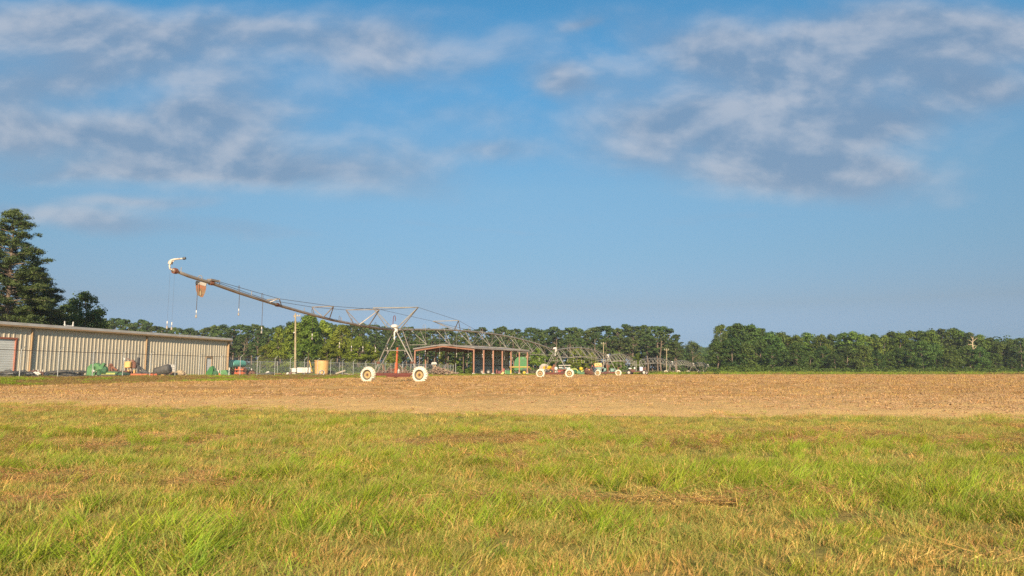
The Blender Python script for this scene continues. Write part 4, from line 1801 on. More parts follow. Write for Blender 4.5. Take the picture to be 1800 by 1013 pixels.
# green rotary mower deck
Yg = yf(180, 1.05)
s = Spot('rotary_mower', 'faded green tractor mower with a flat skirted deck by the fence', 'mower', 182, Yg)
s.part('side_shield', M['greenfade'], lambda mb: [mb.prism([(-.35, 0), (.25, 0), (.42, .95), (.30, 1.15), (-.05, 1.05), (-.30, .8)], s.p(160, 661), (1, 0, 0), (0, 0, 1), .16),
                                                  s.box(mb, 162, 644, 168.5, 660, .1, -.2), mb.bar(s.p(168, 661, -.3), s.p(172, 650, -.3), .1)])
s.part('hitch_frame', M['greenfade'], lambda mb: [mb.prism([(0, 0), (.35, .05), (.55, .55), (.38, .62), (.12, .3), (-.1, .5), (-.3, .62), (-.45, .4)], s.p(176, 650), (1, 0, 0), (0, 0, 1), .3),
                                                  mb.bar(s.p(168, 648), s.p(178, 643), .14), mb.bar(s.p(175, 641), s.p(184, 650), .12), mb.bar(s.p(172, 641.5), s.p(171, 652), .14), mb.lump(s.p(174, 643), .22)])
s.part('gear_cover', M['greendark'], lambda mb: [mb.lump(s.p(183, 651), .42, (1, .8, .9), jit=.1), s.box(mb, 170, 650, 178, 661, .7, .2, .1)])
s.part('deck', M['greendark'], lambda mb: [mb.prism([(-1.6, 0), (1.35, 0), (1.3, .16), (.5, .34), (-.9, .34), (-1.5, .18)], s.p(191, 659.5), (1, 0, 0), (0, 0, 1), -1.3)])
s.part('deck_stripe', M['lime'], lambda mb: mb.bar(s.p(178.5, 657, -.05), s.p(203, 657, -.05), .05, .16))
s.part('skirt', M['black'], lambda mb: s.box(mb, 174, 658.2, 206, 662, .1, -.02))
s.part('bearing_cap', M['white'], lambda mb: mb.lump(s.p(168.6, 652.6, -.4), .14, jit=0))

s = Spot('plough', 'rusty plough frame with a curved shank behind the green mower', 'plough', 202, yf(200, 1.085))
s.part('shank', M['rust'], lambda mb: [mb.tube([s.p(192, 653), s.p(192.5, 646), s.p(195, 642), s.p(198, 645), s.p(202, 649), s.p(206, 651)], .1, 6), mb.lump(s.p(195, 643), .2), mb.bar(s.p(196, 644), s.p(197.5, 654), .14)])
s.part('trailer_bed', M['darkred'], lambda mb: [s.box(mb, 200, 653, 226, 658.5, 1.2, .3), s.box(mb, 201, 658.5, 225, 661, .8, .3)])
s.part('side_rail', M['redbeam'], lambda mb: mb.bar(s.p(198, 653, -.35), s.p(227, 653, -.35), .08, .12))

# sprayer
s = Spot('field_sprayer', 'old sprayer with a square yellow tank, black mast and orange base frame', 'sprayer', 238, yf(240, 1.05))
s.part('tank', M['yellowtank'], lambda mb: s.box(mb, 222, 635.5, 233.2, 647.5, .75, -.1, .1))
s.part('pump_body', M['rust'], lambda mb: [s.box(mb, 234, 637, 240.5, 648, .7, .1, .08), mb.lump(s.p(234, 636), .18), mb.bar(s.p(225, 631.5), s.p(234, 635.5), .05), mb.bar(s.p(219, 631.5), s.p(226, 630.5), .05)])
s.part('mast', M['black'], lambda mb: [s.box(mb, 241, 628.5, 245.5, 639, .3, 0, .05), mb.bar(s.p(243, 638), s.p(243, 660), .16), mb.lump(s.p(242.5, 640), .22)])
s.part('boom_strut', M['black'], lambda mb: [mb.bar(s.p(245, 644.5), s.p(262, 657), .10), mb.bar(s.p(244, 645), s.p(250, 654), .10), mb.lump(s.p(252, 655), .3, (1.3, .6, .7)), mb.bar(s.p(240, 657), s.p(263, 656.5), .12, .2)])
for x in (222, 231.5):
    s.part('stand_leg', M['rustdark'], lambda mb: mb.bar(s.p(x, 647), s.p(x, 661), .09))
s.part('drum', M['tan'], lambda mb: [s.box(mb, 226.2, 650, 230.5, 659, .3, -.2, .05), s.box(mb, 236, 650, 239.5, 657, .3, -.1, .05)])
s.part('base_frame', M['orange'], lambda mb: [mb.bar(s.p(224, 658.6, -.3), s.p(272, 658.6, -.3), .16, .16), mb.bar(s.p(224, 658.6, .5), s.p(272, 658.6, .5), .16, .16)] + [mb.bar(s.p(x, 658, -.3), s.p(x, 661.5, -.3), .09) for x in (234, 244, 249, 256, 262, 268)])
s.part('lamp', M['white'], lambda mb: mb.lump(s.p(219, 631.6), .11, jit=0))

# tote tank in its cage
s = Spot('tote_tank', 'white caged liquid tote standing against the warehouse wall', 'tote', 297, yf(297, 1.075))
az = math.radians(-52)
cx_, hh_ = s.x, 1.12


def tcorner(u, v, z):
    return Vector((s.x + math.cos(az) * u - math.sin(az) * v, s.Y + math.sin(az) * u + math.cos(az) * v, s.z + z))


s.part('tank', M['white'], lambda mb: mb.rbox((s.x, s.Y, s.z + .68), (1.15, .98, 1.05), .07, az))


def _f(mb):
    for z in (.18, .42, .66, .9, 1.16):
        cs = [tcorner(u, v, z) for u, v in ((-.6, -.51), (.6, -.51), (.6, .51), (-.6, .51))]
        for k in range(4):
            mb.tube([cs[k], cs[(k + 1) % 4]], .013, 5)
    for t in np.linspace(-1, 1, 7):
        for sg_ in (-1, 1):
            mb.tube([tcorner(.6 * t, .515 * sg_, .14), tcorner(.6 * t, .515 * sg_, 1.22)], .012, 5)
            mb.tube([tcorner(.605 * sg_, .51 * t, .14), tcorner(.605 * sg_, .51 * t, 1.22)], .012, 5)


s.part('cage', M['galv'], _f)
s.part('pallet', M['galvdark'], lambda mb: mb.box((s.x, s.Y, s.z + .07), (1.2, 1.02, .13), az))
s.part('lid', M['galvdark'], lambda mb: mb.lathe([(0, .06), (.1, .06), (.11, 0)], 12, Matrix.Translation((s.x, s.Y, s.z + 1.22))))

s = Spot('covered_implement', 'implement under a rounded charcoal tarp in front of the white tote', 'tarp', 284, yf(284, 1.045))
s.part('cover', M['tarp'], lambda mb: [mb.lathe([(0, -.95), (.30, -.93), (.42, -.8), (.44, -.2), (.50, .3), (.52, .6), (.46, .72), (0, .76)], 14, Matrix.Translation(s.p(286.5, 651)) @ Matrix.Rotation(math.radians(78), 4, 'Y'))], None, True)
s.part('carrier', M['rustdark'], lambda mb: [mb.bar(s.p(264, 657), s.p(303, 657), .12, .2), mb.bar(s.p(266, 658), s.p(275, 654), .2), s.box(mb, 289, 656, 292.5, 662, .3), s.box(mb, 298, 656, 301, 662, .3), mb.bar(s.p(296, 656), s.p(306, 655.6), .08)])
s.part('skid', M['tan'], lambda mb: [mb.tube([s.p(275, 660), s.p(277, 656.8), s.p(280, 657.5), s.p(281.5, 660.5)], .05, 6), s.box(mb, 284, 658.6, 289, 660.5, .3)])

s = Spot('rubble_pile', 'pale tan pile of broken rubble right of the white tote', 'rubble', 313, yf(313, 1.045))


def _f(mb):
    random.seed(21)
    for k in range(60):
        x = random.gauss(312, 7)
        top = 655.5 - 2.5 * math.exp(-((x - 318) / 3) ** 2)
        mb.lump(s.p(x, random.uniform(top, 662), random.uniform(-.4, .5)), random.uniform(.07, .26), (1.2, 1, .8), jit=.35, n=5, m=4)


s.part('stones', M['rubble'], _f)
s.part('broken_beam', M['rustdark'], lambda mb: [mb.bar(s.p(309, 657), s.p(313, 661), .12), mb.bar(s.p(320, 658), s.p(326, 657), .1), mb.bar(s.p(305, 660), s.p(311, 659), .1)])

# second green implement with a cone in front
s = Spot('hay_tool', 'bright green folded hay tool beside the white side door', 'hay tool', 381, yf(381, 1.05))
s.part('fender', M['green'], lambda mb: [mb.prism([(-.95, 0), (-.2, 0), (-.1, .8), (-.25, 1.15), (-.5, 1.0), (-.9, .35)], s.p(378, 661), (1, 0, 0), (0, 0, 1), .4), mb.prism([(0, 0), (.5, -.6), (.1, -.9), (-.3, -.3)], s.p(374, 648), (1, 0, 0), (0, 0, 1), -.2)])
s.part('gear_cover', M['greendark'], lambda mb: [s.box(mb, 374, 652, 384, 660.5, .8, .2, .12), mb.bar(s.p(376, 646), s.p(379, 651), .16), mb.bar(s.p(375, 645), s.p(377, 644.5), .12)])
s.part('hood', M['greenfade'], lambda mb: [mb.prism([(-.7, 0), (.75, 0), (.35, .72), (-.35, .68)], s.p(391, 661.5), (1, 0, 0), (0, 0, 1), -.9), mb.bar(s.p(391, 653), s.p(398, 661), .1)])
s.part('stand', M['white'], lambda mb: [mb.bar(s.p(372.5, 651, -.3), s.p(372.5, 659, -.3), .07), s.box(mb, 379.8, 659, 381, 661, .1, -.3), s.box(mb, 384.6, 651, 386, 655, .1, -.2)])
s = Spot('traffic_cone', 'orange cone leaning on the grass in front of the green hay tool', 'cone', 386.5, yf(386, .985))
s.part('cone_body', M['orange'], lambda mb: mb.tube([s.p(387, 662.3), s.p(386, 659.5), s.p(385.2, 656)], [.17, .11, .04], 10))
s.part('cone_foot', M['orange'], lambda mb: s.box(mb, 384.6, 662, 389.2, 663.2, .36))

s = Spot('tank_toolbar', 'red planter toolbar carrying a long turquoise tank', 'planter', 417, yf(417, 1.10))


def _f(mb):
    a_, b_ = s.p(408.2, 639.8, -.4), s.p(418, 640, 1.9)
    d_ = (b_ - a_).normalized()
    r_ = .48
    mb.tube([a_ - d_ * .03, a_, a_ + d_ * .06, b_ - d_ * .1, b_, b_ + d_ * .08], [r_ * .9, r_ * .98, r_, r_, r_ * .95, r_ * .8], 20)


tk = s.part('tank', M['teal'], _f, None, True)
a_, b_ = s.p(408.2, 639.8, -.4), s.p(418, 640, 1.9)
d_ = (b_ - a_).normalized()
s.part('sunlit_end', M['teal_lit'], lambda mb: mb.tube([a_ - d_ * .06, a_ - d_ * .032], [.40, .45], 20), tk)  # end disc whose lighter colour stands for the sun falling on it
s.part('filler_cap', M['teal'], lambda mb: mb.tube([s.p(411, 636), s.p(411, 634)], .12, 8), tk)


def _f(mb):
    random.seed(5)
    for x in (405.5, 412, 419):
        mb.bar(s.p(x, 661, .1), s.p(x + .5, 645, .2), .13)
    mb.bar(s.p(404, 656), s.p(430, 656), .14, .2)
    mb.bar(s.p(405, 650), s.p(428, 650), .12, .14)
    for k in range(16):
        x = 406 + k * 1.5
        mb.bar(s.p(x, 655, random.uniform(-.3, .5)), s.p(x + random.uniform(-1.5, 1.5), 661, random.uniform(-.3, .5)), .09)


s.part('frame', M['orange'], _f)
s.part('lower_gear', M['rust'], lambda mb: [mb.lump(s.p(random.uniform(408, 428), random.uniform(648, 659), random.uniform(.2, 1.0)), random.uniform(.15, .3), jit=.4, n=5, m=4) for k in range(26)])
s = Spot('marker_post', 'short white post left of the turquoise tank', 'post', 403, yf(403, 1.02))
s.part('shaft', M['white'], lambda mb: mb.bar(s.p(402.6, 660.5), s.p(403.3, 647), .10))
s.part('cap', M['white'], lambda mb: mb.bar(s.p(403.3, 647.2), s.p(403.3, 646.6), .13))

s = Spot('cultivator', 'dark rusty cultivator with pale seed boxes right of the turquoise tank', 'cultivator', 436, yf(436, 1.12))


def _f(mb):
    random.seed(9)
    mb.bar(s.p(424, 651), s.p(447, 655), .16, .2)
    mb.bar(s.p(424, 656, .8), s.p(452, 657, .8), .16, .2)
    for k in range(26):
        x = 424 + k * .95
        mb.bar(s.p(x, random.uniform(649, 654), random.uniform(-.4, .9)), s.p(x + random.uniform(-2, 2), 661, random.uniform(-.4, .9)), .10)
        if k % 3 == 0:
            mb.lump(s.p(x, 657, random.uniform(-.4, .6)), .28, (1, .4, 1), jit=.15)


s.part('frame', M['rustdark'], _f)
for x, y in ((430.5, 647.5), (434, 647.5), (438.5, 647.6), (442.5, 649.6)):
    s.part('seed_box', M['white'], lambda mb: s.box(mb, x - .9, y - 1.6, x + .9, y + 1.8, .3, 0, .06))
s.part('sprocket', M['rust'], lambda mb: [mb.lump(s.p(x, 655, -.5), .25, (1, .3, 1), jit=.2) for x in (427, 432, 441)])

s = Spot('ground_sheet', 'low folded black sheet on the ground behind the fence', 'sheet', 466, yf(466, 1.05))
s.part('sheet', M['tarp'], lambda mb: [s.box(mb, 452, 656.2, 479, 661, 1.1, 0, .12), mb.lump(s.p(476, 656.5), .25, (2, 1, .7))])
s.part('bag', M['white'], lambda mb: mb.lump(s.p(470, 655.2, .1), .2, (1.3, .8, .8), jit=.2))
s = Spot('steel_beam', 'brown steel beam lying right of the black sheet', 'beam', 487, yf(487, 1.05))
s.part('web', M['rustdark'], lambda mb: s.box(mb, 480.5, 657.4, 495, 660.2, .14))
s.part('flange', M['rust'], lambda mb: [mb.bar(s.p(480, 657.2), s.p(495.4, 657.2), .4, .07), mb.bar(s.p(480, 660.4), s.p(495.4, 660.4), .4, .07)])

s = Spot('seed_planter', 'red-framed row planter with a line of white seed hoppers', 'planter', 528, yf(528, 1.14))
s.part('hopper', M['white'], lambda mb: s.box(mb, 514.2, 647.3, 522.4, 655.3, .8, -.2, .1))
for x in (525.6, 530.6, 536, 540.6, 544):
    s.part('hopper', M['white'], lambda mb: mb.box(s.p(x, 650.8), (.44, .5, .78), 0, taper=1.0) or mb.box(s.p(x, 647.4), (.50, .55, .08)))


def _f(mb):
    mb.bar(s.p(510, 655.3), s.p(546, 655.3), .16, .2)
    for x in np.linspace(512, 545, 14):
        mb.bar(s.p(x, 655), s.p(x + random.uniform(-1, 1), 660.8), .11)
    mb.bar(s.p(510, 658), s.p(545, 659), .12)


s.part('toolbar', M['rust'], _f)
s.part('shield', M['concrete'], lambda mb: [s.box(mb, 515, 656, 521, 660.5, .1, -.4), mb.bar(s.p(511, 648), s.p(514, 649), .1)])
s.part('gauge_wheel', M['tyre'], lambda mb: [mb.lump(s.p(x, 658, -.3), .24, (1, .4, 1), jit=.05, n=10) for x in (524, 534, 543)])

s = Spot('plough', 'small rusty plough left of the white seed hoppers', 'plough', 504, yf(504, 1.08))
s.part('plough_beam', M['rust'], lambda mb: [mb.bar(s.p(497, 659), s.p(512, 654.5), .14), mb.bar(s.p(503, 656.5), s.p(506, 661), .14), mb.bar(s.p(508, 655), s.p(512, 661), .14), mb.lump(s.p(510, 657), .2)])
s.part('share', M['white'], lambda mb: mb.prism([(0, 0), (.35, .05), (.4, .3), (.15, .28)], s.p(503, 658.5, -.1), (1, 0, 0), (0, 0, 1), .06))

s = Spot('storage_tank', 'large round tan storage tank with an open rim in the yard', 'tank', 565, yf(565, 1.10))
rt = (s.p(577.6, 645).x - s.p(552.2, 645).x) / 2
zt = s.p(565, 634).z
s.part('tank_shell', M['tan'], lambda mb: mb.lathe([(rt * .88, s.z - .05), (rt * .90, s.z + .3), (rt * .965, zt - .3), (rt * .97, zt), (rt * .92, zt), (rt * .85, s.z + .3)], 40, Matrix.Translation((s.x, s.Y, 0))), None, True)
s.part('rim', M['tan'], lambda mb: mb.lathe([(rt * .95, zt - .10), (rt * 1.02, zt - .10), (rt * 1.02, zt + .04), (rt * .92, zt + .04)], 40, Matrix.Translation((s.x, s.Y, 0))))
s.part('base_ring', M['rust'], lambda mb: mb.lathe([(rt * .92, s.z - .02), (rt * .92, s.z + .16), (rt * .885, s.z + .18)], 40, Matrix.Translation((s.x, s.Y, 0))))

s = Spot('concrete_pipe', 'short pale concrete pipe lying open-ended before the tan tank', 'pipe', 566, yf(566, 1.02))
rp = (s.p(570.5, 658).x - s.p(562, 658).x) / 2
aim = Vector((.55, .83, 0))
Mt = Matrix.Translation((s.x, s.Y, s.z + rp)) @ Vector((.45, -.89, 0)).to_track_quat('Z', 'Y').to_matrix().to_4x4()
s.part('pipe_body', M['concrete'], lambda mb: mb.lathe([(rp, -.5), (rp, .35), (rp * .78, .35), (rp * .74, -.5)], 24, Mt, 0, True), None, True)
s.part('socket', M['concrete'], lambda mb: mb.lathe([(rp * 1.06, -.55), (rp * 1.06, -.3), (rp * .9, -.3), (rp * .9, -.55)], 24, Mt, 0, True))

s = Spot('roofing_sheet', 'thin dull teal sheets lying flat left of the concrete pipe', 'sheet', 547, yf(547, 1.03))
s.part('sheet', M['tealdull'], lambda mb: [mb.box(s.p(541, 660.0), (2.0, 1.2, .10), .1, ry=.03), mb.box(s.p(552, 659.6), (1.8, 1.0, .12), -.15, ry=-.03)])
s = Spot('lean_post', 'yellow post leaning left of the tan storage tank', 'post', 547, yf(547, 1.20))
s.part('shaft', M['yellow'], lambda mb: mb.bar(s.p(544, 634), s.p(549, 655), .12))
s.part('foot', M['rustdark'], lambda mb: mb.bar(s.p(548.6, 654), s.p(549.6, 659), .22))

s = Spot('tyre_heap', 'dark heap of old tyres and boards right of the tan tank', 'tyre heap', 592, yf(592, 1.07))
random.seed(31)
for k in range(9):
    x = (577, 580, 583, 587, 590, 594, 599, 603, 608)[k]
    yb = (656, 654.5, 657.5, 658, 659, 656.5, 656.8, 658.6, 659.6)[k]
    tl = Matrix.Translation(s.p(x, yb, random.uniform(-.4, .5))) @ Matrix.Rotation(random.uniform(-.7, .7), 4, 'X') @ Matrix.Rotation(random.uniform(-.6, .6), 4, 'Y')
    s.part('old_tyre', M['tyre'], lambda mb: mb.lathe([(.22, .1), (.38, .12), (.42, .06), (.42, -.06), (.38, -.12), (.22, -.1)], 16, tl))
s.part('board', M['plank'], lambda mb: mb.bar(s.p(590, 657), s.p(607, 651.4), .05, .22))
s.part('board', M['plank'], lambda mb: mb.bar(s.p(606, 659.5, -.4), s.p(621, 658.2, -.4), .3, .08))
s.part('board', M['plank'], lambda mb: mb.bar(s.p(604, 656), s.p(620, 659), .2, .07))


def twig_pile(name, label, cat, px0, px1, ytop, Y, n, seed, m1, m2, peak):
    random.seed(seed)
    s = Spot(name, label, cat, (px0 + px1) / 2, Y)
    for nm, m_, cnt in (('branches', m1, n), ('bleached_branches', m2, n // 3)):
        mb = MB()
        for k in range(cnt):
            x = random.triangular(px0, px1, peak)
            f = 1 - abs(x - peak) / max(peak - px0 if x < peak else px1 - peak, 1)
            z1 = 659 - (659 - ytop) * f * random.uniform(.1, 1)
            p_ = s.p(x, z1, random.uniform(-1, 1.5))
            d_ = Vector((random.gauss(0, 1), random.gauss(0, .6), random.gauss(0, .32))).normalized() * random.uniform(.4, 1.5)
            if p_.z - abs(d_.z) < s.z - .1:
                p_.z = s.z + abs(d_.z)
            mb.tube([p_ - d_ * .5, p_ + Vector((0, 0, .1)), p_ + d_ * .5], [random.uniform(.04, .10)] * 2 + [.02], 5)
        mb.build(nm, M[m_], s.root)


twig_pile('brush_pile', 'tall brown pile of cut brushwood right of the big front wheel', 'brush pile', 748, 806, 645, 148, 190, 41, 'brush', 'rubble', 768)
twig_pile('brush_pile', 'long low red-brown pile of scrap wood behind the first wheel tower', 'brush pile', 655, 738, 650.5, 128, 200, 42, 'brush', 'rust', 690)

s = Spot('feed_hopper', 'tan box hopper on a thin post above the brushwood pile', 'hopper', 763, 158)
s.part('bin', M['concrete'], lambda mb: [s.box(mb, 758.5, 638.6, 768, 641.2, 1.0), mb.prism([(-.55, 0), (.55, 0), (.4, .22), (-.4, .22)], s.p(763.3, 638.6, -.4), (1, 0, 0), (0, 0, 1), -.9)])
s.part('chute', M['tan'], lambda mb: [s.box(mb, 761, 641.5, 762.4, 644, .3), s.box(mb, 764.6, 641.5, 766, 644, .3)])
s.part('support', M['galvdark'], lambda mb: mb.bar(s.p(763.3, 641), s.p(763.3, 658), .12))

# ------------------------------------------------------------------ in and beside the shed
def tyre_pair(name, label, px, Y, r):
    s = Spot(name, label, 'tyre', px, Y)
    Mx = Matrix.Translation((s.x, s.Y, s.z + r)) @ Matrix.Rotation(math.pi / 2, 4, 'X')
    s.part('tread', M['tyre'], lambda mb: mb.lathe([(r * .5, .18), (r * .85, .2), (r, .12), (r, -.12), (r * .85, -.2), (r * .5, -.18)], 20, Mx))
    s.part('rim', M['galv'], lambda mb: mb.lathe([(r * .5, .1), (r * .2, .08), (0, .12)], 16, Mx))


tyre_pair('tyre_on_rim', 'black tyre standing in the shed behind its second front column', 847.5, 184, .62)
tyre_pair('tyre_on_rim', 'black tyre standing in the shed between its second and third columns', 858.5, 184, .62)
s = Spot('red_implement', 'dark red machine parked deep in the open shed', 'implement', 876, 184)
s.part('housing', M['darkred'], lambda mb: [s.box(mb, 875, 652, 881, 657.5, 1, 0, .1), s.box(mb, 871.5, 651, 874.5, 657.5, .8, .2, .1)])
s.part('chute', M['rust'], lambda mb: mb.bar(s.p(873, 652), s.p(873.5, 649.6), .25))
s.part('tine_bar', M['rustdark'], lambda mb: [mb.bar(s.p(870, 657.6), s.p(883, 657.6), .12), mb.bar(s.p(878, 657), s.p(885, 646.5), .12)])
s = Spot('grain_chute', 'yellow sloping chute beside the fourth shed column', 'chute', 883, 171)
s.part('trough', M['yellowtank'], lambda mb: mb.bar(s.p(880.5, 659), s.p(886, 653.5), .25, .35))
s.part('red_end', M['red'], lambda mb: mb.bar(s.p(885, 653.6), s.p(886, 648), .25, .3))
s = Spot('seed_bin', 'bright green bin with a yellow end in front of the combine', 'bin', 892, 181)
s.part('bin', M['green'], lambda mb: s.box(mb, 890, 651.5, 896.5, 658.3, .9, 0, .08))
s.part('end_panel', M['greenfade'], lambda mb: s.box(mb, 887.5, 650.5, 889.9, 658.3, .9, 0, .05))
s.part('yellow_end', M['yellow'], lambda mb: s.box(mb, 896.7, 651, 898.7, 657, .8, .1, .05))
s.part('black_hood', M['black'], lambda mb: [mb.lump(s.p(893, 649.5), .38, (1.1, .8, .6)), s.box(mb, 890, 649.8, 896, 651.4, .8, .1)])

s = Spot('combine_harvester', 'green combine harvester with a yellow stripe parked at the end of the shed', 'combine', 917, 214)
s.part('body', M['green'], lambda mb: mb.prism([(0, 0), (4.0, 0), (3.9, 2.4), (3.4, 3.85), (1.2, 3.9), (.35, 3.2), (0, 2.2)], s.p(904, 650.5), (1, 0, 0), (0, 0, 1), -3.2))
s.part('panel_ribs', M['greenfade'], lambda mb: [mb.bar(s.p(x0, y, -.03), s.p(x1, y, -.03), .05, .06) for x0, x1, y in ((905, 926, 631.5), (904, 926.6, 635.5), (904, 926.8, 639))])
s.part('stripe', M['yellow'], lambda mb: mb.bar(s.p(895.5, 645.3, -.12), s.p(931, 645.3, -.12), .12, .2))
s.part('lower_body', M['greendark'], lambda mb: [s.box(mb, 904.5, 646.5, 927.5, 651.5, 2.6, 1.4), mb.bar(s.p(903, 650.4, -.05), s.p(928, 650.2, -.05), .1, .12), mb.bar(s.p(927.3, 648), s.p(927.3, 656), .2), mb.bar(s.p(906, 652), s.p(912, 655), .14)])
s.part('axle', M['black'], lambda mb: [s.box(mb, 904, 653, 914, 656, 1.5, 1.2), s.box(mb, 918, 648, 926, 650, .6, .1)])
for px, rr in ((921.5, .62), (909.5, .55)):
    Mx = Matrix.Translation(s.p(px, 655.2, .3 if px > 915 else 1.4)) @ Matrix.Rotation(math.pi / 2, 4, 'X')
    w_ = s.part('wheel', M['yellow'] if px > 915 else M['black'], lambda mb: mb.lathe([(0, .26), (.12, .27), (.2, .2), (rr * .68, .24)], 18, Mx))
    s.part('tyre', M['tyre'], lambda mb: mb.lathe([(rr * .66, .22), (rr * .9, .2), (rr, .12), (rr, -.2), (rr * .66, -.22)], 22, Mx), w_)
s.part('cab', M['navy'], lambda mb: s.box(mb, 889.5, 634, 899.5, 645, 1.6, 1.4, .12))
s.part('windscreen', M['glass'], lambda mb: s.box(mb, 893.5, 634.8, 898.5, 637.5, .05, .55))
s.part('spout', M['cream'], lambda mb: mb.prism([(0, 0), (.55, -.05), (.45, .62)], s.p(923, 628.8, .4), (1, 0, 0), (0, 0, 1), .5))
s.part('auger', M['rust'], lambda mb: [mb.bar(s.p(928, 622.6, .6), s.p(928, 629.5, .6), .35), mb.bar(s.p(929, 646, .3), s.p(934, 649.5, .3), .25)])

# ------------------------------------------------------------------ machinery park behind the second and third towers
YP = 150
s = Spot('cable_reel', 'big grey wire reel behind the left wheel of the second tower', 'reel', 956, YP)
rr = 1.05
Mx = Matrix.Translation(s.p(956.5, 648.4)) @ Matrix.Rotation(math.pi / 2, 4, 'X')
s.part('drum', M['concrete'], lambda mb: mb.lathe([(0, .3), (.5, .3), (.55, -.3), (0, -.3)], 20, Mx))
s.part('flange', M['galvdark'], lambda mb: mb.lathe([(.3, .42), (rr, .42), (rr, .34), (.3, .34)], 28, Mx, 0, True))
s.part('wire_winding', M['concrete'], lambda mb: mb.lathe([(.5, .33), (rr * .9, .33), (rr * .9, -.3), (.5, -.3)], 28, Mx, 0, True))
s.part('stand', M['rustdark'], lambda mb: [mb.bar(s.p(950, 658), s.p(956, 648), .14), mb.bar(s.p(963, 658), s.p(957, 648), .14)])

s = Spot('drum_rack', 'rusty rack of bright yellow drums behind the second tower', 'drum rack', 964, YP - 3)
for x, dy in ((958, 0), (962.4, -.1), (966, .1)):
    s.part('drum', M['yellow'], lambda mb: mb.tube([s.p(x - 1.6, 647, dy), s.p(x + 1.7, 645.8, dy + .5)], .30, 12))
s.part('rack_frame', M['rust'], lambda mb: [mb.bar(s.p(956, 657.8), s.p(975, 657.8), .16, .2), mb.bar(s.p(973, 658), s.p(974, 641), .28), mb.prism([(0, 0), (.9, -.1), (1.1, 1.0), (.75, 1.0)], s.p(966, 651), (1, 0, 0), (0, 0, 1), .2), mb.bar(s.p(957, 650), s.p(974, 650.5), .12), mb.bar(s.p(970, 652), s.p(971, 658), .16)])
for x in (960, 968):
    s.part('tyre', M['tyre'], lambda mb: mb.lathe([(.2, .12), (.42, .14), (.46, .07), (.46, -.07), (.42, -.14), (.2, -.12)], 16, Matrix.Translation(s.p(x, 653.5, -.2)) @ Matrix.Rotation(math.pi / 2, 4, 'X')))
s.part('mud_guard', M['yellowtank'], lambda mb: [mb.bar(s.p(961, 650), s.p(965, 655.5), .25, .12), mb.bar(s.p(970, 651), s.p(965, 656), .2, .12)])

s = Spot('pressure_tank', 'round white pressure tank on a pale leg at the second tower', 'tank', 977, YP - 6)
s.part('vessel', M['white'], lambda mb: mb.lathe([(0, -.36), (.22, -.32), (.34, -.1), (.34, .14), (.22, .34), (0, .38)], 18, Matrix.Translation(s.p(977.3, 648.4))), None, True)
s.part('leg', M['white'], lambda mb: mb.bar(s.p(976.4, 652.5), s.p(976.4, 658), .12))
s.part('cap', M['galv'], lambda mb: mb.tube([s.p(977.3, 645.8), s.p(977.3, 644.8)], .08, 8))

s = Spot('transport_gondola', 'flat-roofed wagon of teal bundles right of the white pressure tank', 'wagon', 991, YP)
s.part('canopy', M['concrete'], lambda mb: [mb.bar(s.p(981.5, 642.6), s.p(1002.5, 642.2), 1.4, .13)])
for x, y0 in ((983, 643), (1001.6, 643)):
    s.part('upright', M['concrete'], lambda mb: mb.bar(s.p(x, y0), s.p(x, 652), .12))
random.seed(8)
s.part('bundles', M['glass'], lambda mb: [s.box(mb, 982 + k * 2.6, 644.8 + random.uniform(0, 1.2), 984.2 + k * 2.6, 649.4, .8, random.uniform(-.2, .3), .08) for k in range(7)])
s.part('sacks', M['white'], lambda mb: [mb.lump(s.p(x, 647.4 + random.uniform(-1, 1), -.4), .18) for x in (984, 987, 994, 998, 1000.5)])
s.part('bed', M['rust'], lambda mb: [s.box(mb, 980, 649.4, 1003, 650.6, 1.6), mb.bar(s.p(978, 656.6), s.p(1003, 656.2), .14, .2)])
s.part('red_chassis', M['red'], lambda mb: [mb.prism([(0, 0), (.8, 0), (.75, .45), (.3, .5)], s.p(978.5, 654.4, -.6), (1, 0, 0), (0, 0, 1), -.5), s.box(mb, 985, 650.8, 990, 653.4, .6, -.3, .06)])
s.part('engine', M['rustdark'], lambda mb: [mb.lump(s.p(random.uniform(986, 1002), random.uniform(651, 656), random.uniform(-.4, .6)), random.uniform(.15, .32), jit=.3, n=6, m=4) for k in range(22)])
for x in (988, 1000):
    s.part('wheel', M['tyre'], lambda mb: mb.lathe([(.1, .12), (.34, .14), (.38, .07), (.38, -.07), (.34, -.14), (.1, -.12)], 16, Matrix.Translation(s.p(x, 656, -.5)) @ Matrix.Rotation(math.pi / 2, 4, 'X')))

s = Spot('loader_arm', 'yellow-green bent loader arm right of the second tower', 'loader', 1011, YP + 2)
s.part('arm', M['lime'], lambda mb: mb.tube([s.p(1004, 649.2), s.p(1012.5, 649), s.p(1015, 651.5), s.p(1016.5, 655)], [.12, .14, .12, .09], 8))
s.part('body', M['greendark'], lambda mb: [s.box(mb, 1003, 650.5, 1013, 656, 1.2, .6, .15), mb.lump(s.p(1011, 654.6), .4)])
s.part('bucket', M['greenfade'], lambda mb: mb.prism([(0, 0), (.6, .1), (.5, .5), (.1, .4)], s.p(1013.5, 656.5), (1, 0, 0), (0, 0, 1), .9))

s = Spot('spray_tank', 'round yellow spray tank on a small green frame', 'tank', 1022, YP + 4)
s.part('tank', M['yellow'], lambda mb: mb.lathe([(0, -.38), (.3, -.34), (.40, -.08), (.40, .12), (.26, .32), (0, .34)], 18, Matrix.Translation(s.p(1021.3, 648.3))), None, True)
s.part('stand', M['lime'], lambda mb: [mb.bar(s.p(1022, 651), s.p(1022.6, 654.5), .22), mb.bar(s.p(1023, 653), s.p(1026, 650.5), .14)])
s.part('frame', M['greendark'], lambda mb: [s.box(mb, 1016, 654, 1027, 658, 1.0), mb.lump(s.p(1018, 654), .36)])

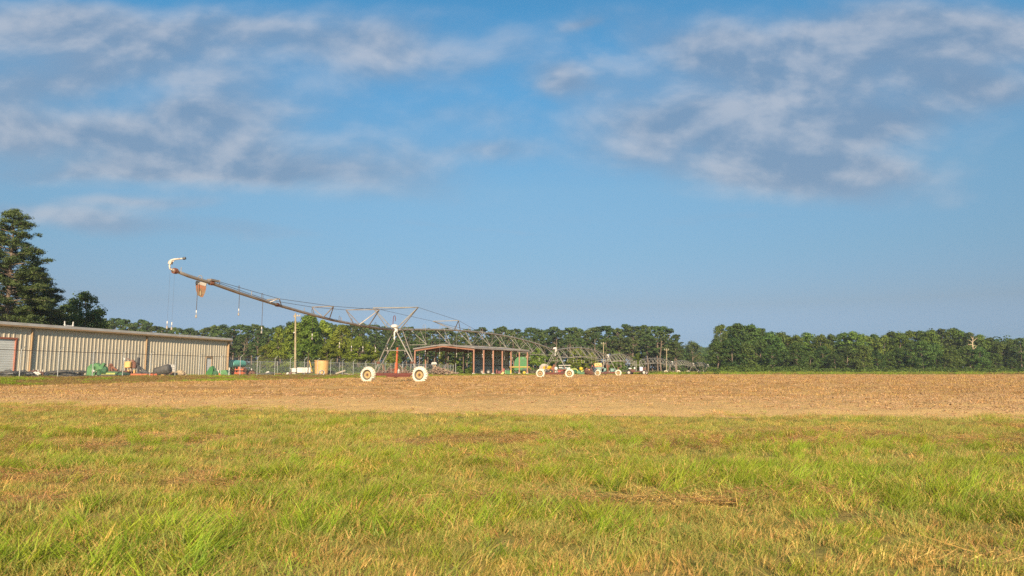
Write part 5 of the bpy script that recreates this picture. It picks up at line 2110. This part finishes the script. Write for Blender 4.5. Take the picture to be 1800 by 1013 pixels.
s = Spot('scrap_heap', 'low heap of rusty scrap with pale drums beside the blue tractor', 'scrap', 1034, YP + 4)
random.seed(3)
s.part('iron_scrap', M['rustdark'], lambda mb: [mb.lump(s.p(random.uniform(1028, 1041), random.uniform(650, 657), random.uniform(-.4, .6)), random.uniform(.2, .45), jit=.35, n=6, m=4) for k in range(26)])
s.part('white_drum', M['white'], lambda mb: mb.lump(s.p(1031.3, 648.6), .18, jit=.1))
s.part('tan_drum', M['yellowtank'], lambda mb: mb.lump(s.p(1035, 650.6, -.4), .22, (.8, .8, 1), jit=.1))
s.part('red_bar', M['rust'], lambda mb: mb.bar(s.p(1036, 656.4, -.5), s.p(1046, 656), .18))

YT = 166
s = Spot('tractor', 'dark blue tractor with a red nose behind the third tower', 'tractor', 1046, YT)
s.part('hood', M['navy'], lambda mb: [s.box(mb, 1043.5, 647, 1048, 655, 1.6, .3, .15)])
s.part('cab', M['navy'], lambda mb: [s.box(mb, 1042.5, 644.4, 1046.8, 650, 1.4, .8, .12)])
s.part('red_nose', M['red'], lambda mb: [s.box(mb, 1048, 649.4, 1050.2, 653, .8, -.5, .08), s.box(mb, 1044, 644.6, 1046, 646, .6, -.1), s.box(mb, 1040.5, 642, 1042, 645, .3, .2)])
for x in (1043, 1050.5):
    w_ = s.part('wheel', M['tyre'], lambda mb: mb.lathe([(.1, .15), (.5, .17), (.56, .08), (.56, -.08), (.5, -.17), (.1, -.15)], 18, Matrix.Translation(s.p(x, 655.2, -.6)) @ Matrix.Rotation(math.pi / 2, 4, 'X')))
s = Spot('crop_box', 'patchy orange and tan box bin raised behind the third tower', 'bin', 1052, YT + 4)
s.part('box', M['yellowtank'], lambda mb: mb.prism([(-.55, 0), (.95, 0), (1.0, .55), (.7, .85), (-.75, .8), (-.8, .3)], s.p(1051, 644.6), (1, 0, 0), (0, 0, 1), -1.2))
random.seed(14)
s.part('paint_patch', M['orange'], lambda mb: [mb.lump(s.p(x, y, -.02), .14, (1.2, .12, .8), jit=.3) for x, y in ((1048, 641), (1052, 640.5), (1053.5, 643), (1056, 642), (1049.5, 643.5))])
s.part('support', M['redbeam'], lambda mb: [mb.bar(s.p(1046.5, 645.2), s.p(1058, 645), .16), mb.bar(s.p(1048, 645), s.p(1048, 657), .14), mb.bar(s.p(1057, 645), s.p(1057, 657), .14)])
s = Spot('grain_cart', 'faded teal grain cart under the orange box bin', 'cart', 1057, YT)
s.part('hopper', M['tealdull'], lambda mb: [mb.prism([(-.95, 0), (.9, 0), (1.05, 1.1), (-1.1, 1.1)], s.p(1054, 654), (1, 0, 0), (0, 0, 1), -1.4), mb.prism([(-.3, 0), (.5, 0), (.7, .9), (-.5, .9)], s.p(1060.5, 654.5), (1, 0, 0), (0, 0, 1), -1.0)])
s.part('chassis', M['rustdark'], lambda mb: mb.bar(s.p(1047, 656.5), s.p(1070, 656.5), .16, .2))
s.part('wheel', M['tyre'], lambda mb: mb.lathe([(.1, .12), (.4, .14), (.44, .07), (.44, -.07), (.4, -.14), (.1, -.12)], 16, Matrix.Translation(s.p(1064, 655.2, -.4)) @ Matrix.Rotation(math.pi / 2, 4, 'X')))
s = Spot('hopper_trailer', 'dull green hopper trailer on an orange frame right of the third tower', 'trailer', 1078, YT + 6)
s.part('body', M['tealdull'], lambda mb: [s.box(mb, 1072.5, 648, 1082, 654, 1.4, .2, .1), s.box(mb, 1082.5, 650, 1086, 654.5, 1.2, .2, .1)])
s.part('chassis', M['orange'], lambda mb: mb.bar(s.p(1068, 655.4, -.5), s.p(1084, 654.6, -.5), .12, .2))
s.part('mast', M['rust'], lambda mb: [mb.bar(s.p(1068, 641), s.p(1068.4, 656.5), .26), mb.bar(s.p(1086.5, 645), s.p(1086.5, 655), .18)])
s.part('hitch', M['rustdark'], lambda mb: [s.box(mb, 1064, 652, 1068, 656.5, .6), s.box(mb, 1069, 641.5, 1071.5, 646, .4)])

# ------------------------------------------------------------------ utility poles
def upole(px, ytop, ybot, Y, label, arm_px, detail):
    s = Spot('utility_pole', label, 'utility pole', px, Y)
    top = s.p(px + .4, ytop)
    s.part('shaft', M['pole'], lambda mb: mb.tube([Vector((s.x, Y, s.z - .3)), top.lerp(Vector((s.x, Y, s.z)), .5), top], [.19, .16, .12], 10))
    s.part('crossarm', M['pole'], lambda mb: mb.bar(s.p(px + arm_px[0], arm_px[2]), s.p(px + arm_px[1], arm_px[2]), .12, .14))
    for k, f in enumerate((.08, .5, .92)):
        x = px + arm_px[0] + (arm_px[1] - arm_px[0]) * f
        s.part('insulator', M['white'], lambda mb: mb.tube([s.p(x, arm_px[2] - .2), s.p(x, arm_px[2] - 2.2)], [.05, .07], 6))
    if detail:
        s.part('transformer', M['galvdark'], lambda mb: mb.tube([s.p(px - 1.6, 558), s.p(px - 1.6, 554)], .16, 10))
        s.part('pole_lamp', M['white'], lambda mb: mb.lump(s.p(px - 1.4, 585, -.2), .13, jit=.1))
    return top


t_a = upole(519, 551, 656, 124, 'tall weathered wooden pole rising behind the yard before the leafy trees', (-1.5, 9, 555.5), True)
upole(1060.5, 601.5, 652, 262, 'wooden pole with a short crossarm rising above the grain carts', (-4, 4, 604.5), False)
upole(1171.5, 612.5, 652, 262, 'wooden pole with a short crossarm right of the dark-tyred cart', (-4, 4, 615.5), False)
# ------------------------------------------------------------------ trees
PINE = leaf_mat('pine_needles', (0.035, 0.064, 0.018), (0.092, 0.132, 0.034), None, 0, 0.2, 0.05)
OAK = leaf_mat('broad_leaves', (0.042, 0.08, 0.016), (0.108, 0.155, 0.03), None, 0, 0.3, 0.05)
LIGHT = leaf_mat('light_leaves', (0.09, 0.145, 0.015), (0.225, 0.275, 0.033), None, 0, 0.32, 0.08)
HERO = leaf_mat('long_pine_needles', (0.032, 0.062, 0.018), (0.092, 0.125, 0.036), None, 0, 0.22, 0.25)
SHRUB = leaf_mat('scrub_leaves', (0.05, 0.085, 0.014), (0.12, 0.155, 0.025), None, 0, 0.3, 0.06)
BROWNB = leaf_mat('weathered_scrub', (0.085, 0.075, 0.05), (0.17, 0.14, 0.10), None, 0, 0.2, 0.06)


def leaf_cloud(C, R, n, size, rng, shell=0.45, asp=0.62, up=0.35):
    """n leaf-sized faces round every centre, denser towards the outside of each clump"""
    C, R = np.asarray(C, float), np.asarray(R, float)
    m = len(C)
    base = rng.random(m)
    N_ = m * n
    ci = np.repeat(np.arange(m), n)
    d = rng.normal(size=(N_, 3))
    d /= np.linalg.norm(d, axis=1)[:, None]
    r = rng.random(N_) ** shell
    c = C[ci] + d * r[:, None] * R[ci]
    nr = d * 1.0 + rng.normal(size=(N_, 3)) * 0.38 + np.array([0, 0, up])
    nr /= np.linalg.norm(nr, axis=1)[:, None]
    t = np.cross(nr, rng.normal(size=(N_, 3)))
    t /= np.linalg.norm(t, axis=1)[:, None] + 1e-9
    b = np.cross(nr, t)
    s = size * rng.uniform(0.6, 1.35, N_)[:, None]
    V_ = np.stack([c - t * s, c - b * s * asp, c + t * s, c + b * s * asp], 1).reshape(-1, 3)
    F_ = np.arange(N_ * 4).reshape(-1, 4)
    tint = np.clip(base[ci] * 0.55 + rng.random(N_) * 0.45, 0, 1)
    return V_, F_, np.repeat(tint, 4)


def tree_proto(kind, H, seed, leafm, barkm, R, lo, ncl, nleaf, size, name):
    """returns (crown mesh, trunk mesh) standing at the origin"""
    rng = np.random.default_rng(seed)
    C, Rr = [], []
    for k in range(ncl):
        h = lo + (1 - lo) * rng.random() ** 0.85
        u = (h - lo) / (1 - lo)
        if kind == 'pine':
            prof = max(math.sin(math.pi * min(max(u * 0.80 + .16, 0), 1)), .05) ** 0.65
        elif kind == 'tall':
            prof = (1 - u) ** 0.55 * 0.95 + .08
        else:
            prof = math.sqrt(max(1 - (2 * u * .93 - .80) ** 2, 0.04))
        a = rng.random() * 6.283
        rr = R * prof * (0.35 + 0.65 * rng.random() ** 0.6)
        cs = R * ((0.11 + 0.22 * rng.random() ** 1.5) if kind == 'pine' else (0.17 + 0.24 * rng.random() ** 1.4))
        C.append((rr * math.cos(a), rr * math.sin(a), H * h - cs * .4))
        Rr.append((cs * 1.15, cs * 1.15, cs * (.62 if kind == 'pine' else .85)))
    C.append((0, 0, H - R * .22))
    Rr.append((R * .26, R * .26, R * .24))
    Vc, Fc, Tc = leaf_cloud(C, Rr, nleaf, size, rng)
    crown = np_mesh(name + '_crown', Vc, Fc, Tc, [leafm])
    mb = MB()
    bend = rng.normal(0, H * .012, (6, 2))
    pts_ = [Vector((bend[k][0] * (k > 0), bend[k][1] * (k > 0), H * .93 * k / 5 - (.4 if k == 0 else 0))) for k in range(6)]
    r0 = H * .0125 + .06
    mb.tube(pts_, [r0 * 1.3, r0, r0 * .85, r0 * .7, r0 * .45, r0 * .15], 7)
    for k in range(min(ncl, 16)):
        c = Vector(C[k])
        z0 = max(c.z - abs(c.x) * .5 - H * .05, H * .12)
        zz = min(z0 / (H * .93) * 5, 4.99)
        q = pts_[int(zz)].lerp(pts_[int(zz) + 1], zz - int(zz))
        mb.tube([q, q.lerp(c, .55) + Vector((0, 0, -.1)), c], [r0 * .35, r0 * .22, .02], 5)
    o = mb.build('trunk', barkm)
    tr = o.data
    bpy.data.objects.remove(o)
    return crown, tr


PR = {}
for k in range(5):
    PR['pine', k] = tree_proto('pine', 20, 100 + k, PINE, M['bark'], 3.4 + .3 * k, .34 + .05 * (k % 3), 62, 64, .30, 'pine')
for k in range(4):
    PR['oak', k] = tree_proto('oak', 16, 200 + k, OAK, M['bark'], 4.4 + .3 * k, .10 + .05 * (k % 2), 64, 80, .32, 'broadleaf')
for k in range(3):
    PR['light', k] = tree_proto('oak', 14, 300 + k, LIGHT, M['bark'], 3.9 + .3 * k, .03, 64, 130, .26, 'leafy')
PR['vine', 0] = tree_proto('tall', 15, 330, LIGHT, M['bark'], 4.4, .03, 70, 125, .26, 'leafy')
SUNLITG = leaf_mat('sunlit_painted_leaves', (0.065, 0.115, 0.016), (0.15, 0.205, 0.032), None, 0, 0.3, 0.05)  # lighter green paints sunlight onto the tops of the back row
for k in range(3):
    PR['sunlit_oak', k] = tree_proto('oak', 16, 240 + k, SUNLITG, M['bark'], 4.2 + .4 * k, .12, 70, 76, .31, 'sunlit_oak')
for k in range(3):
    PR['poplar', k] = tree_proto('tall', 18, 400 + k, OAK, M['paleb'] if k == 0 else M['bark'], 4.6, .14, 66, 84, .31, 'poplar')
tree_cnt = [0]


def tree(kind, k, px, ytop, Y, name, label, group, wide=1.0, cat='tree'):
    x = GX(px, Y)
    zg_ = g(x, Y)
    H0 = {'pine': 20, 'sunlit_oak': 16, 'oak': 16, 'light': 14, 'vine': 15, 'poplar': 18}[kind]
    hgt = P(px, ytop, Y).z - zg_
    crown, trunk = PR[kind, k]
    root = thing(name, label, cat, (x, Y, zg_), group)
    s = hgt / H0
    root.rotation_euler = (0, 0, random.random() * 6.283)
    root.scale = (s * wide, s * wide, s)
    for nm, me in (('trunk', trunk), ('crown', crown)):
        o = bpy.data.objects.new(nm, me)
        COL.objects.link(o)
        o.parent = root
    tree_cnt[0] += 1
    return root


random.seed(77)


def skyline(pts_, px):
    xs_ = [p[0] for p in pts_]
    return float(np.interp(px, xs_, [p[1] for p in pts_]))


LEFT = [(-120, 548), (150, 556), (185, 557), (215, 561), (250, 563), (275, 569), (310, 574), (340, 577), (372, 571), (400, 569), (435, 567), (470, 570), (520, 567), (600, 566), (650, 570), (690, 577), (735, 575), (760, 577), (815, 578), (870, 576), (890, 575), (930, 579)]
px = -110
while px < 930:
    yt = skyline(LEFT, px) + random.uniform(-2, 7)
    Yd = random.uniform(262, 300)
    tree('pine', random.randrange(5), px, yt, Yd, 'pine_tree', 'tall dark pine in the dense wood behind the warehouse and the open shed', 'dark pines of the wood behind the yard', random.uniform(.9, 1.15))
    px += random.uniform(9, 14)
px = 160
while px < 940:
    tree('pine', random.randrange(5), px, skyline(LEFT, px) + random.uniform(9, 20), random.uniform(238, 258), 'pine_tree', 'shorter bare-stemmed pine at the front edge of the wood behind the yard', 'front pines of the wood behind the yard', random.uniform(.95, 1.2))
    px += random.uniform(17, 27)
MID = [(925, 578), (955, 576), (975, 573), (990, 579), (1020, 575), (1037, 578), (1060, 573), (1075, 577), (1100, 571), (1115, 574), (1130, 573), (1145, 572), (1157, 570), (1170, 572), (1180, 580), (1192, 588), (1200, 598)]
px = 932
while px < 1196:
    tree('pine', random.randrange(5), px, skyline(MID, px) + random.uniform(-2, 4), random.uniform(285, 305), 'pine_tree', 'tall full-crowned pine in the grove behind the irrigation spans', 'pines of the grove behind the spans', random.uniform(1.0, 1.25))
    px += random.uniform(9, 13)
px = 938
while px < 1190:
    tree('pine', random.randrange(5), px, skyline(MID, px) + random.uniform(10, 22), random.uniform(272, 284), 'pine_tree', 'lower pine at the near edge of the grove behind the irrigation spans', 'front pines of the grove behind the spans', random.uniform(1.05, 1.3))
    px += random.uniform(17, 26)
for px, yt, Yd in ((1150, 612, 300), (1178, 606, 320), (1196, 610, 340), (1206, 618, 350), (1227, 623, 380), (1241, 622, 385), (1252, 626, 380), (1236, 630, 372)):
    tree('oak', random.randrange(4), px, yt, Yd, 'broadleaf_tree', 'low rounded tree in the gap between the pine grove and the right-hand wood', 'low trees in the gap', 1.2)
tree('oak', 1, 1218, 600.5, 345, 'broadleaf_tree', 'single rounded tree topping the gap between the two woods', None, 1.1)
for k in range(14):
    px = 1196 + k * 5.2
    tree('oak', random.randrange(4), px, 611 + random.uniform(-2, 3), 640, 'broadleaf_tree', 'distant blue-hazed tree seen through the gap between the two woods', 'distant trees in the gap', 1.1)

RIGHT = [(1258, 590), (1268, 572), (1290, 570), (1318, 569), (1335, 573), (1350, 579), (1365, 586), (1400, 588), (1415, 585), (1455, 588), (1505, 586), (1525, 588), (1558, 587), (1590, 583), (1622, 580), (1640, 581), (1668, 577), (1690, 579), (1705, 585), (1720, 588), (1745, 595), (1760, 598), (1780, 594), (1800, 595), (1900, 592), (2020, 590)]
tree('poplar', 0, 1269, 571.5, 262, 'poplar_tree', 'tall pale-trunked tree standing at the left corner of the right-hand wood', None, .95)
px = 1288
while px < 2000:
    yt = skyline(RIGHT, px) + random.uniform(-2, 4)
    kd = 'poplar' if px < 1345 or random.random() < .25 else ('sunlit_oak' if random.random() < (.75 if 1380 < px < 1725 else .3) else ('oak' if random.random() < .6 else 'pine'))
    kk = random.randrange({'poplar': 3, 'oak': 4, 'pine': 5, 'sunlit_oak': 3}[kd])
    tree(kd, kk, px, yt, random.uniform(268, 288), {'poplar': 'poplar_tree', 'oak': 'broadleaf_tree', 'pine': 'pine_tree', 'sunlit_oak': 'sunlit_tree'}[kd],
         {'poplar': 'tapering leafy tree rising in the right-hand wood beyond the field', 'oak': 'rounded dark broad-leaved tree in the right-hand wood beyond the field', 'sunlit_oak': 'tree with sunlight painted into its lighter green, topping the right-hand wood', 'pine': 'dark pine among the leafy trees of the right-hand wood'}[kd],
         {'poplar': 'tapering trees of the right-hand wood', 'oak': 'broad-leaved trees of the right-hand wood', 'sunlit_oak': 'brighter trees of the right-hand wood', 'pine': 'pines of the right-hand wood'}[kd], random.uniform(1.0, 1.3))
    px += random.uniform(14, 21)
px = 1262
while px < 1990:
    tree('oak', random.randrange(4), px, skyline(RIGHT, px) + random.uniform(14, 34), random.uniform(246, 262), 'broadleaf_tree', 'lower bushy tree along the field edge of the right-hand wood', 'front trees of the right-hand wood', random.uniform(1.0, 1.3))
    px += random.uniform(19, 30)

# pale-leaved trees nearer, behind the yard
for px, yt, Yd, kd, k, w, lb in (
        (541, 553, 196, 'vine', 0, .95, 'tall vine-hung light green tree behind the wooden utility pole'),
        (516, 566, 200, 'light', 0, .9, 'light green tree left of the tall vine-hung tree'),
        (487, 577, 204, 'light', 1, .8, 'small light green tree at the left end of the leafy clump'),
        (566, 564, 204, 'light', 2, .8, 'light green tree just right of the tall vine-hung tree'),
        (598, 573, 192, 'light', 1, 1.05, 'broad rounded light green tree behind the tan storage tank'),
        (628, 592, 186, 'light', 2, 1.15, 'low spreading light green tree left of the first wheel tower'),
        (655, 610, 190, 'light', 0, 1.1, 'small light green tree seen between the legs of the first wheel tower'),
        (690, 617, 200, 'light', 1, 1.2, 'low light green bushy tree behind the orange mast'),
        (575, 606, 186, 'light', 0, 1.2, 'low light green tree behind the tyre heap'),
        (470, 604, 205, 'light', 2, 1.1, 'low light green tree at the far left of the leafy clump')):
    tree(kd, k, px, yt, Yd, 'leafy_tree', lb, None, w)
for px, yt, Yd in ((785, 612, 252), (812, 606, 256), (838, 620, 250), (945, 612, 262), (975, 616, 262), (1015, 612, 264), (1085, 618, 266), (1120, 622, 266), (1040, 620, 265)):
    tree('light', random.randrange(3), px, yt, Yd, 'leafy_tree', 'small light green tree at the foot of the pines behind the sheds and spans', 'small leafy trees below the pines', 1.25)


# big pine beside the warehouse, built limb by limb
def hero_pine(px, ytop, Y, R, lo, seed, label, nlimb=70):
    rng = np.random.default_rng(seed)
    x = GX(px, Y)
    zg_ = g(x, Y)
    H = P(px, ytop, Y).z - zg_
    root = thing('pine_tree', label, 'tree', (x, Y, zg_))
    mb = MB()
    tp = [Vector((0, 0, -.3)), Vector((.1, 0, H * .3)), Vector((0, .1, H * .6)), Vector((.1, 0, H * .85)), Vector((0, 0, H * .99))]
    mb.tube([p_ + root.location for p_ in tp], [.38, .30, .2, .11, .03], 10)
    C, Rr = [], []
    for k in range(nlimb):
        u = (k + rng.random()) / nlimb
        z = H * (lo + (1 - lo) * u)
        a = k * 2.4 + rng.normal(0, .35)
        ln = R * (1 - u) ** .62 * rng.uniform(.62, 1.08) + .5
        rise = ln * (.22 - .28 * (1 - u)) + rng.normal(0, .25)
        p0 = Vector((0, 0, z))
        tip = Vector((math.cos(a) * ln, math.sin(a) * ln, z + rise))
        midp = p0.lerp(tip, .5) + Vector((0, 0, ln * .05))
        mb.tube([p_ + root.location for p_ in (p0, midp, tip)], [.06 + .012 * ln, .05, .015], 5)
        nt_ = max(3, int(ln * 2.1))
        for j in range(nt_):
            f = .35 + .65 * (j + rng.random()) / nt_
            q = p0.lerp(midp, f * 2) if f < .5 else midp.lerp(tip, f * 2 - 1)
            sd_ = rng.normal(0, .13 * ln * f + .12)
            C.append((q.x - math.sin(a) * sd_, q.y + math.cos(a) * sd_, q.z + .12 + rng.normal(0, .22)))
            s_ = rng.uniform(.38, .86)
            Rr.append((s_ * 1.2, s_ * 1.2, s_ * .52))
    mb.build('trunk', M['bark'], root)
    Vc, Fc, Tc = leaf_cloud(C, Rr, 84, .18, rng, .7, .25, .5)
    o = bpy.data.objects.new('crown', np_mesh('hero_crown', Vc, Fc, Tc, [HERO]))
    COL.objects.link(o)
    o.parent = root
    return root


hero_pine(2, 374, 92, 6.6, .18, 5, 'tallest dark pine standing behind the left end of the warehouse', 105)
hero_pine(45, 470, 98, 6.2, .16, 6, 'spreading pine just right of the tallest pine behind the warehouse', 80)
hero_pine(-75, 396, 104, 7.0, .2, 7, 'pine to the left of the tallest pine behind the warehouse', 70)
hero_pine(80, 516, 100, 5.6, .08, 8, 'low pine right of the spreading pine behind the warehouse roof', 40)
PR['dark', 0] = tree_proto('oak', 14, 500, OAK, M['bark'], 4.0, .06, 80, 150, .2, 'dark_leafy')


def dark_tree(px, ytop, Y, label, w=1.0):
    x = GX(px, Y)
    zg_ = g(x, Y)
    root = thing('broadleaf_tree', label, 'tree', (x, Y, zg_))
    s = (P(px, ytop, Y).z - zg_) / 14
    root.scale = (s * w, s * w, s)
    root.rotation_euler = (0, 0, 1.3 * px)
    for nm, me in (('trunk', PR['dark', 0][1]), ('crown', PR['dark', 0][0])):
        o = bpy.data.objects.new(nm, me)
        COL.objects.link(o)
        o.parent = root


dark_tree(141, 514, 112, 'rounded dark broad-leaved tree right of the pines behind the warehouse', .9)
dark_tree(112, 536, 116, 'lower dark broad-leaved tree between the pines and the rounded tree', 1.15)

# bleached dead tree in the right-hand wood
Yd = 264
s = Spot('dead_tree', 'bare bleached dead tree standing out of the right-hand wood', 'tree', 1710, Yd)
s.part('trunk', M['deadwood'], lambda mb: mb.tube([s.p(1710.5, 657), s.p(1710.5, 620), s.p(1709.5, 605), s.p(1710.5, 592)], [.26, .22, .16, .05], 8))
s.part('limbs', M['deadwood'], lambda mb: [mb.tube([s.p(1710, a), s.p(x1, y1, dy), s.p(x2, y2, dy * 1.5)], [.10, .08, .03], 6) for a, x1, y1, x2, y2, dy in
                                           ((612, 1705, 609, 1700, 606, -.6), (609, 1714, 607, 1717, 607.5, .3), (603, 1706, 599, 1702, 597, .2), (601, 1713, 597, 1717, 594, -.4), (616, 1713, 611, 1715, 608, -.5), (606, 1704, 606, 1699, 609, .6), (597, 1708, 594, 1706, 591, 0))])

# scrub along the foot of the woods, too dense to count
def scrub(name, label, pts_, mt, size, nl, seed, cat='scrub'):
    rng = np.random.default_rng(seed)
    C, Rr = [], []
    for (x, y, r) in pts_:
        z = g(x, y)
        for j in range(3):
            C.append((x + rng.normal(0, r * .5), y + rng.normal(0, r * .5), z + r * rng.uniform(.2, .7)))
            Rr.append((r * .75, r * .75, r * .6))
    Vc, Fc, Tc = leaf_cloud(C, Rr, nl, size, rng)
    o = bpy.data.objects.new(name, np_mesh(name, Vc, Fc, Tc, [mt]))
    COL.objects.link(o)
    tag(o, label, cat, None, 'stuff')


random.seed(99)
pts_ = []
for px in np.arange(1256, 1990, 4.2):
    for Y, r in ((random.uniform(232, 246), random.uniform(.7, 1.7)), (random.uniform(240, 250), random.uniform(1.0, 2.3))):
        pts_.append((GX(px, Y), Y, r))
    if px < 1420:
        Y = random.uniform(238, 248)
        pts_.append((GX(px, Y), Y, random.uniform(1.5, 2.8)))
scrub('undergrowth', 'dense green undergrowth along the foot of the right-hand wood', pts_, SHRUB, .30, 46, 3)
pts_ = []
for px in np.arange(150, 700, 5):
    Y = random.uniform(206, 236)
    pts_.append((GX(px, Y), Y, random.uniform(.9, 2.6)))
for px in np.arange(470, 740, 6):
    Y = random.uniform(172, 186)
    pts_.append((GX(px, Y), Y, random.uniform(.8, 1.9)))
for px in np.arange(700, 1130, 4.5):
    Y = random.uniform(236, 262)
    pts_.append((GX(px, Y), Y, random.uniform(1.0, 2.4)))
scrub('undergrowth', 'mixed green undergrowth along the foot of the wood behind the yard', pts_, SHRUB, .30, 46, 4)
pts_ = []
for px in np.arange(930, 1252, 3.6):
    Y = random.uniform(226, 240) if px < 1130 else random.uniform(338, 352)
    if px > 1130:
        Y = random.uniform(262, 270) if px < 1200 else Y
    pts_.append((GX(px, Y), Y, random.uniform(.6, 1.4)))
scrub('weathered_scrub', 'grey-brown band of weathered scrub behind the machinery and the far spans', pts_, BROWNB, .22, 44, 5)
pts_ = []
for px in np.arange(1125, 1262, 2.2):
    Y = random.uniform(200, 214)
    pts_.append((GX(px, Y), Y, random.uniform(.28, .62)))
scrub('tall_weeds', 'tall green weeds half hiding the wheels of the far towers', pts_, SHRUB, .16, 40, 6)

# the shaded depth of the wood: leafy mass behind the first rows
pts_ = []
for px in np.arange(-100, 1200, 8):
    Y = random.uniform(305, 316)
    for hh in (.8, 2.6, 4.6, 7, 9.5, 11.5):
        pts_.append((GX(px, Y), Y, 2.2, hh))
for px in np.arange(1268, 2000, 8):
    Y = random.uniform(292, 302)
    for hh in (.8, 2.6, 4.6, 7, 9.5, 11.6):
        pts_.append((GX(px, Y), Y, 2.3, hh))
rng = np.random.default_rng(12)
C = [(x + rng.normal(0, 1), y + rng.normal(0, 1), g(x, y) + h_ + rng.normal(0, .8)) for x, y, r, h_ in pts_]
Rr = [(r * 1.2, r * .8, r * 1.1) for x, y, r, h_ in pts_]
Vc, Fc, Tc = leaf_cloud(C, Rr, 80, .55, rng)
o = bpy.data.objects.new('woodland', np_mesh('woodland', Vc, Fc, Tc, [PINE]))
COL.objects.link(o)
tag(o, 'dark leafy depth of the woods between the outer trees', 'woodland', None, 'stuff')

# ------------------------------------------------------------------ morning haze
HAZE_D = 0.00016
if HAZE_D:
    m, nt, out = new_mat('morning_haze')
    v = N(nt, 'ShaderNodeVolumePrincipled')
    v.inputs['Color'].default_value = (0.80, 0.88, 1.0, 1)
    v.inputs['Density'].default_value = HAZE_D
    v.inputs['Anisotropy'].default_value = 0.0
    nt.links.new(v.outputs[0], out.inputs['Volume'])
    b = MB()
    b.box((0, 1650, 11.5), (3400, 3800, 31))
    o = b.build('haze', m)
    o['kind'] = 'stuff'
    o['label'] = 'thin morning haze over the whole field'
    m.cycles.homogeneous_volume = True
bpy.context.view_layer.update()
print('TREES', tree_cnt[0], 'DROPS', drops[0], 'OBJS', len(bpy.data.objects))
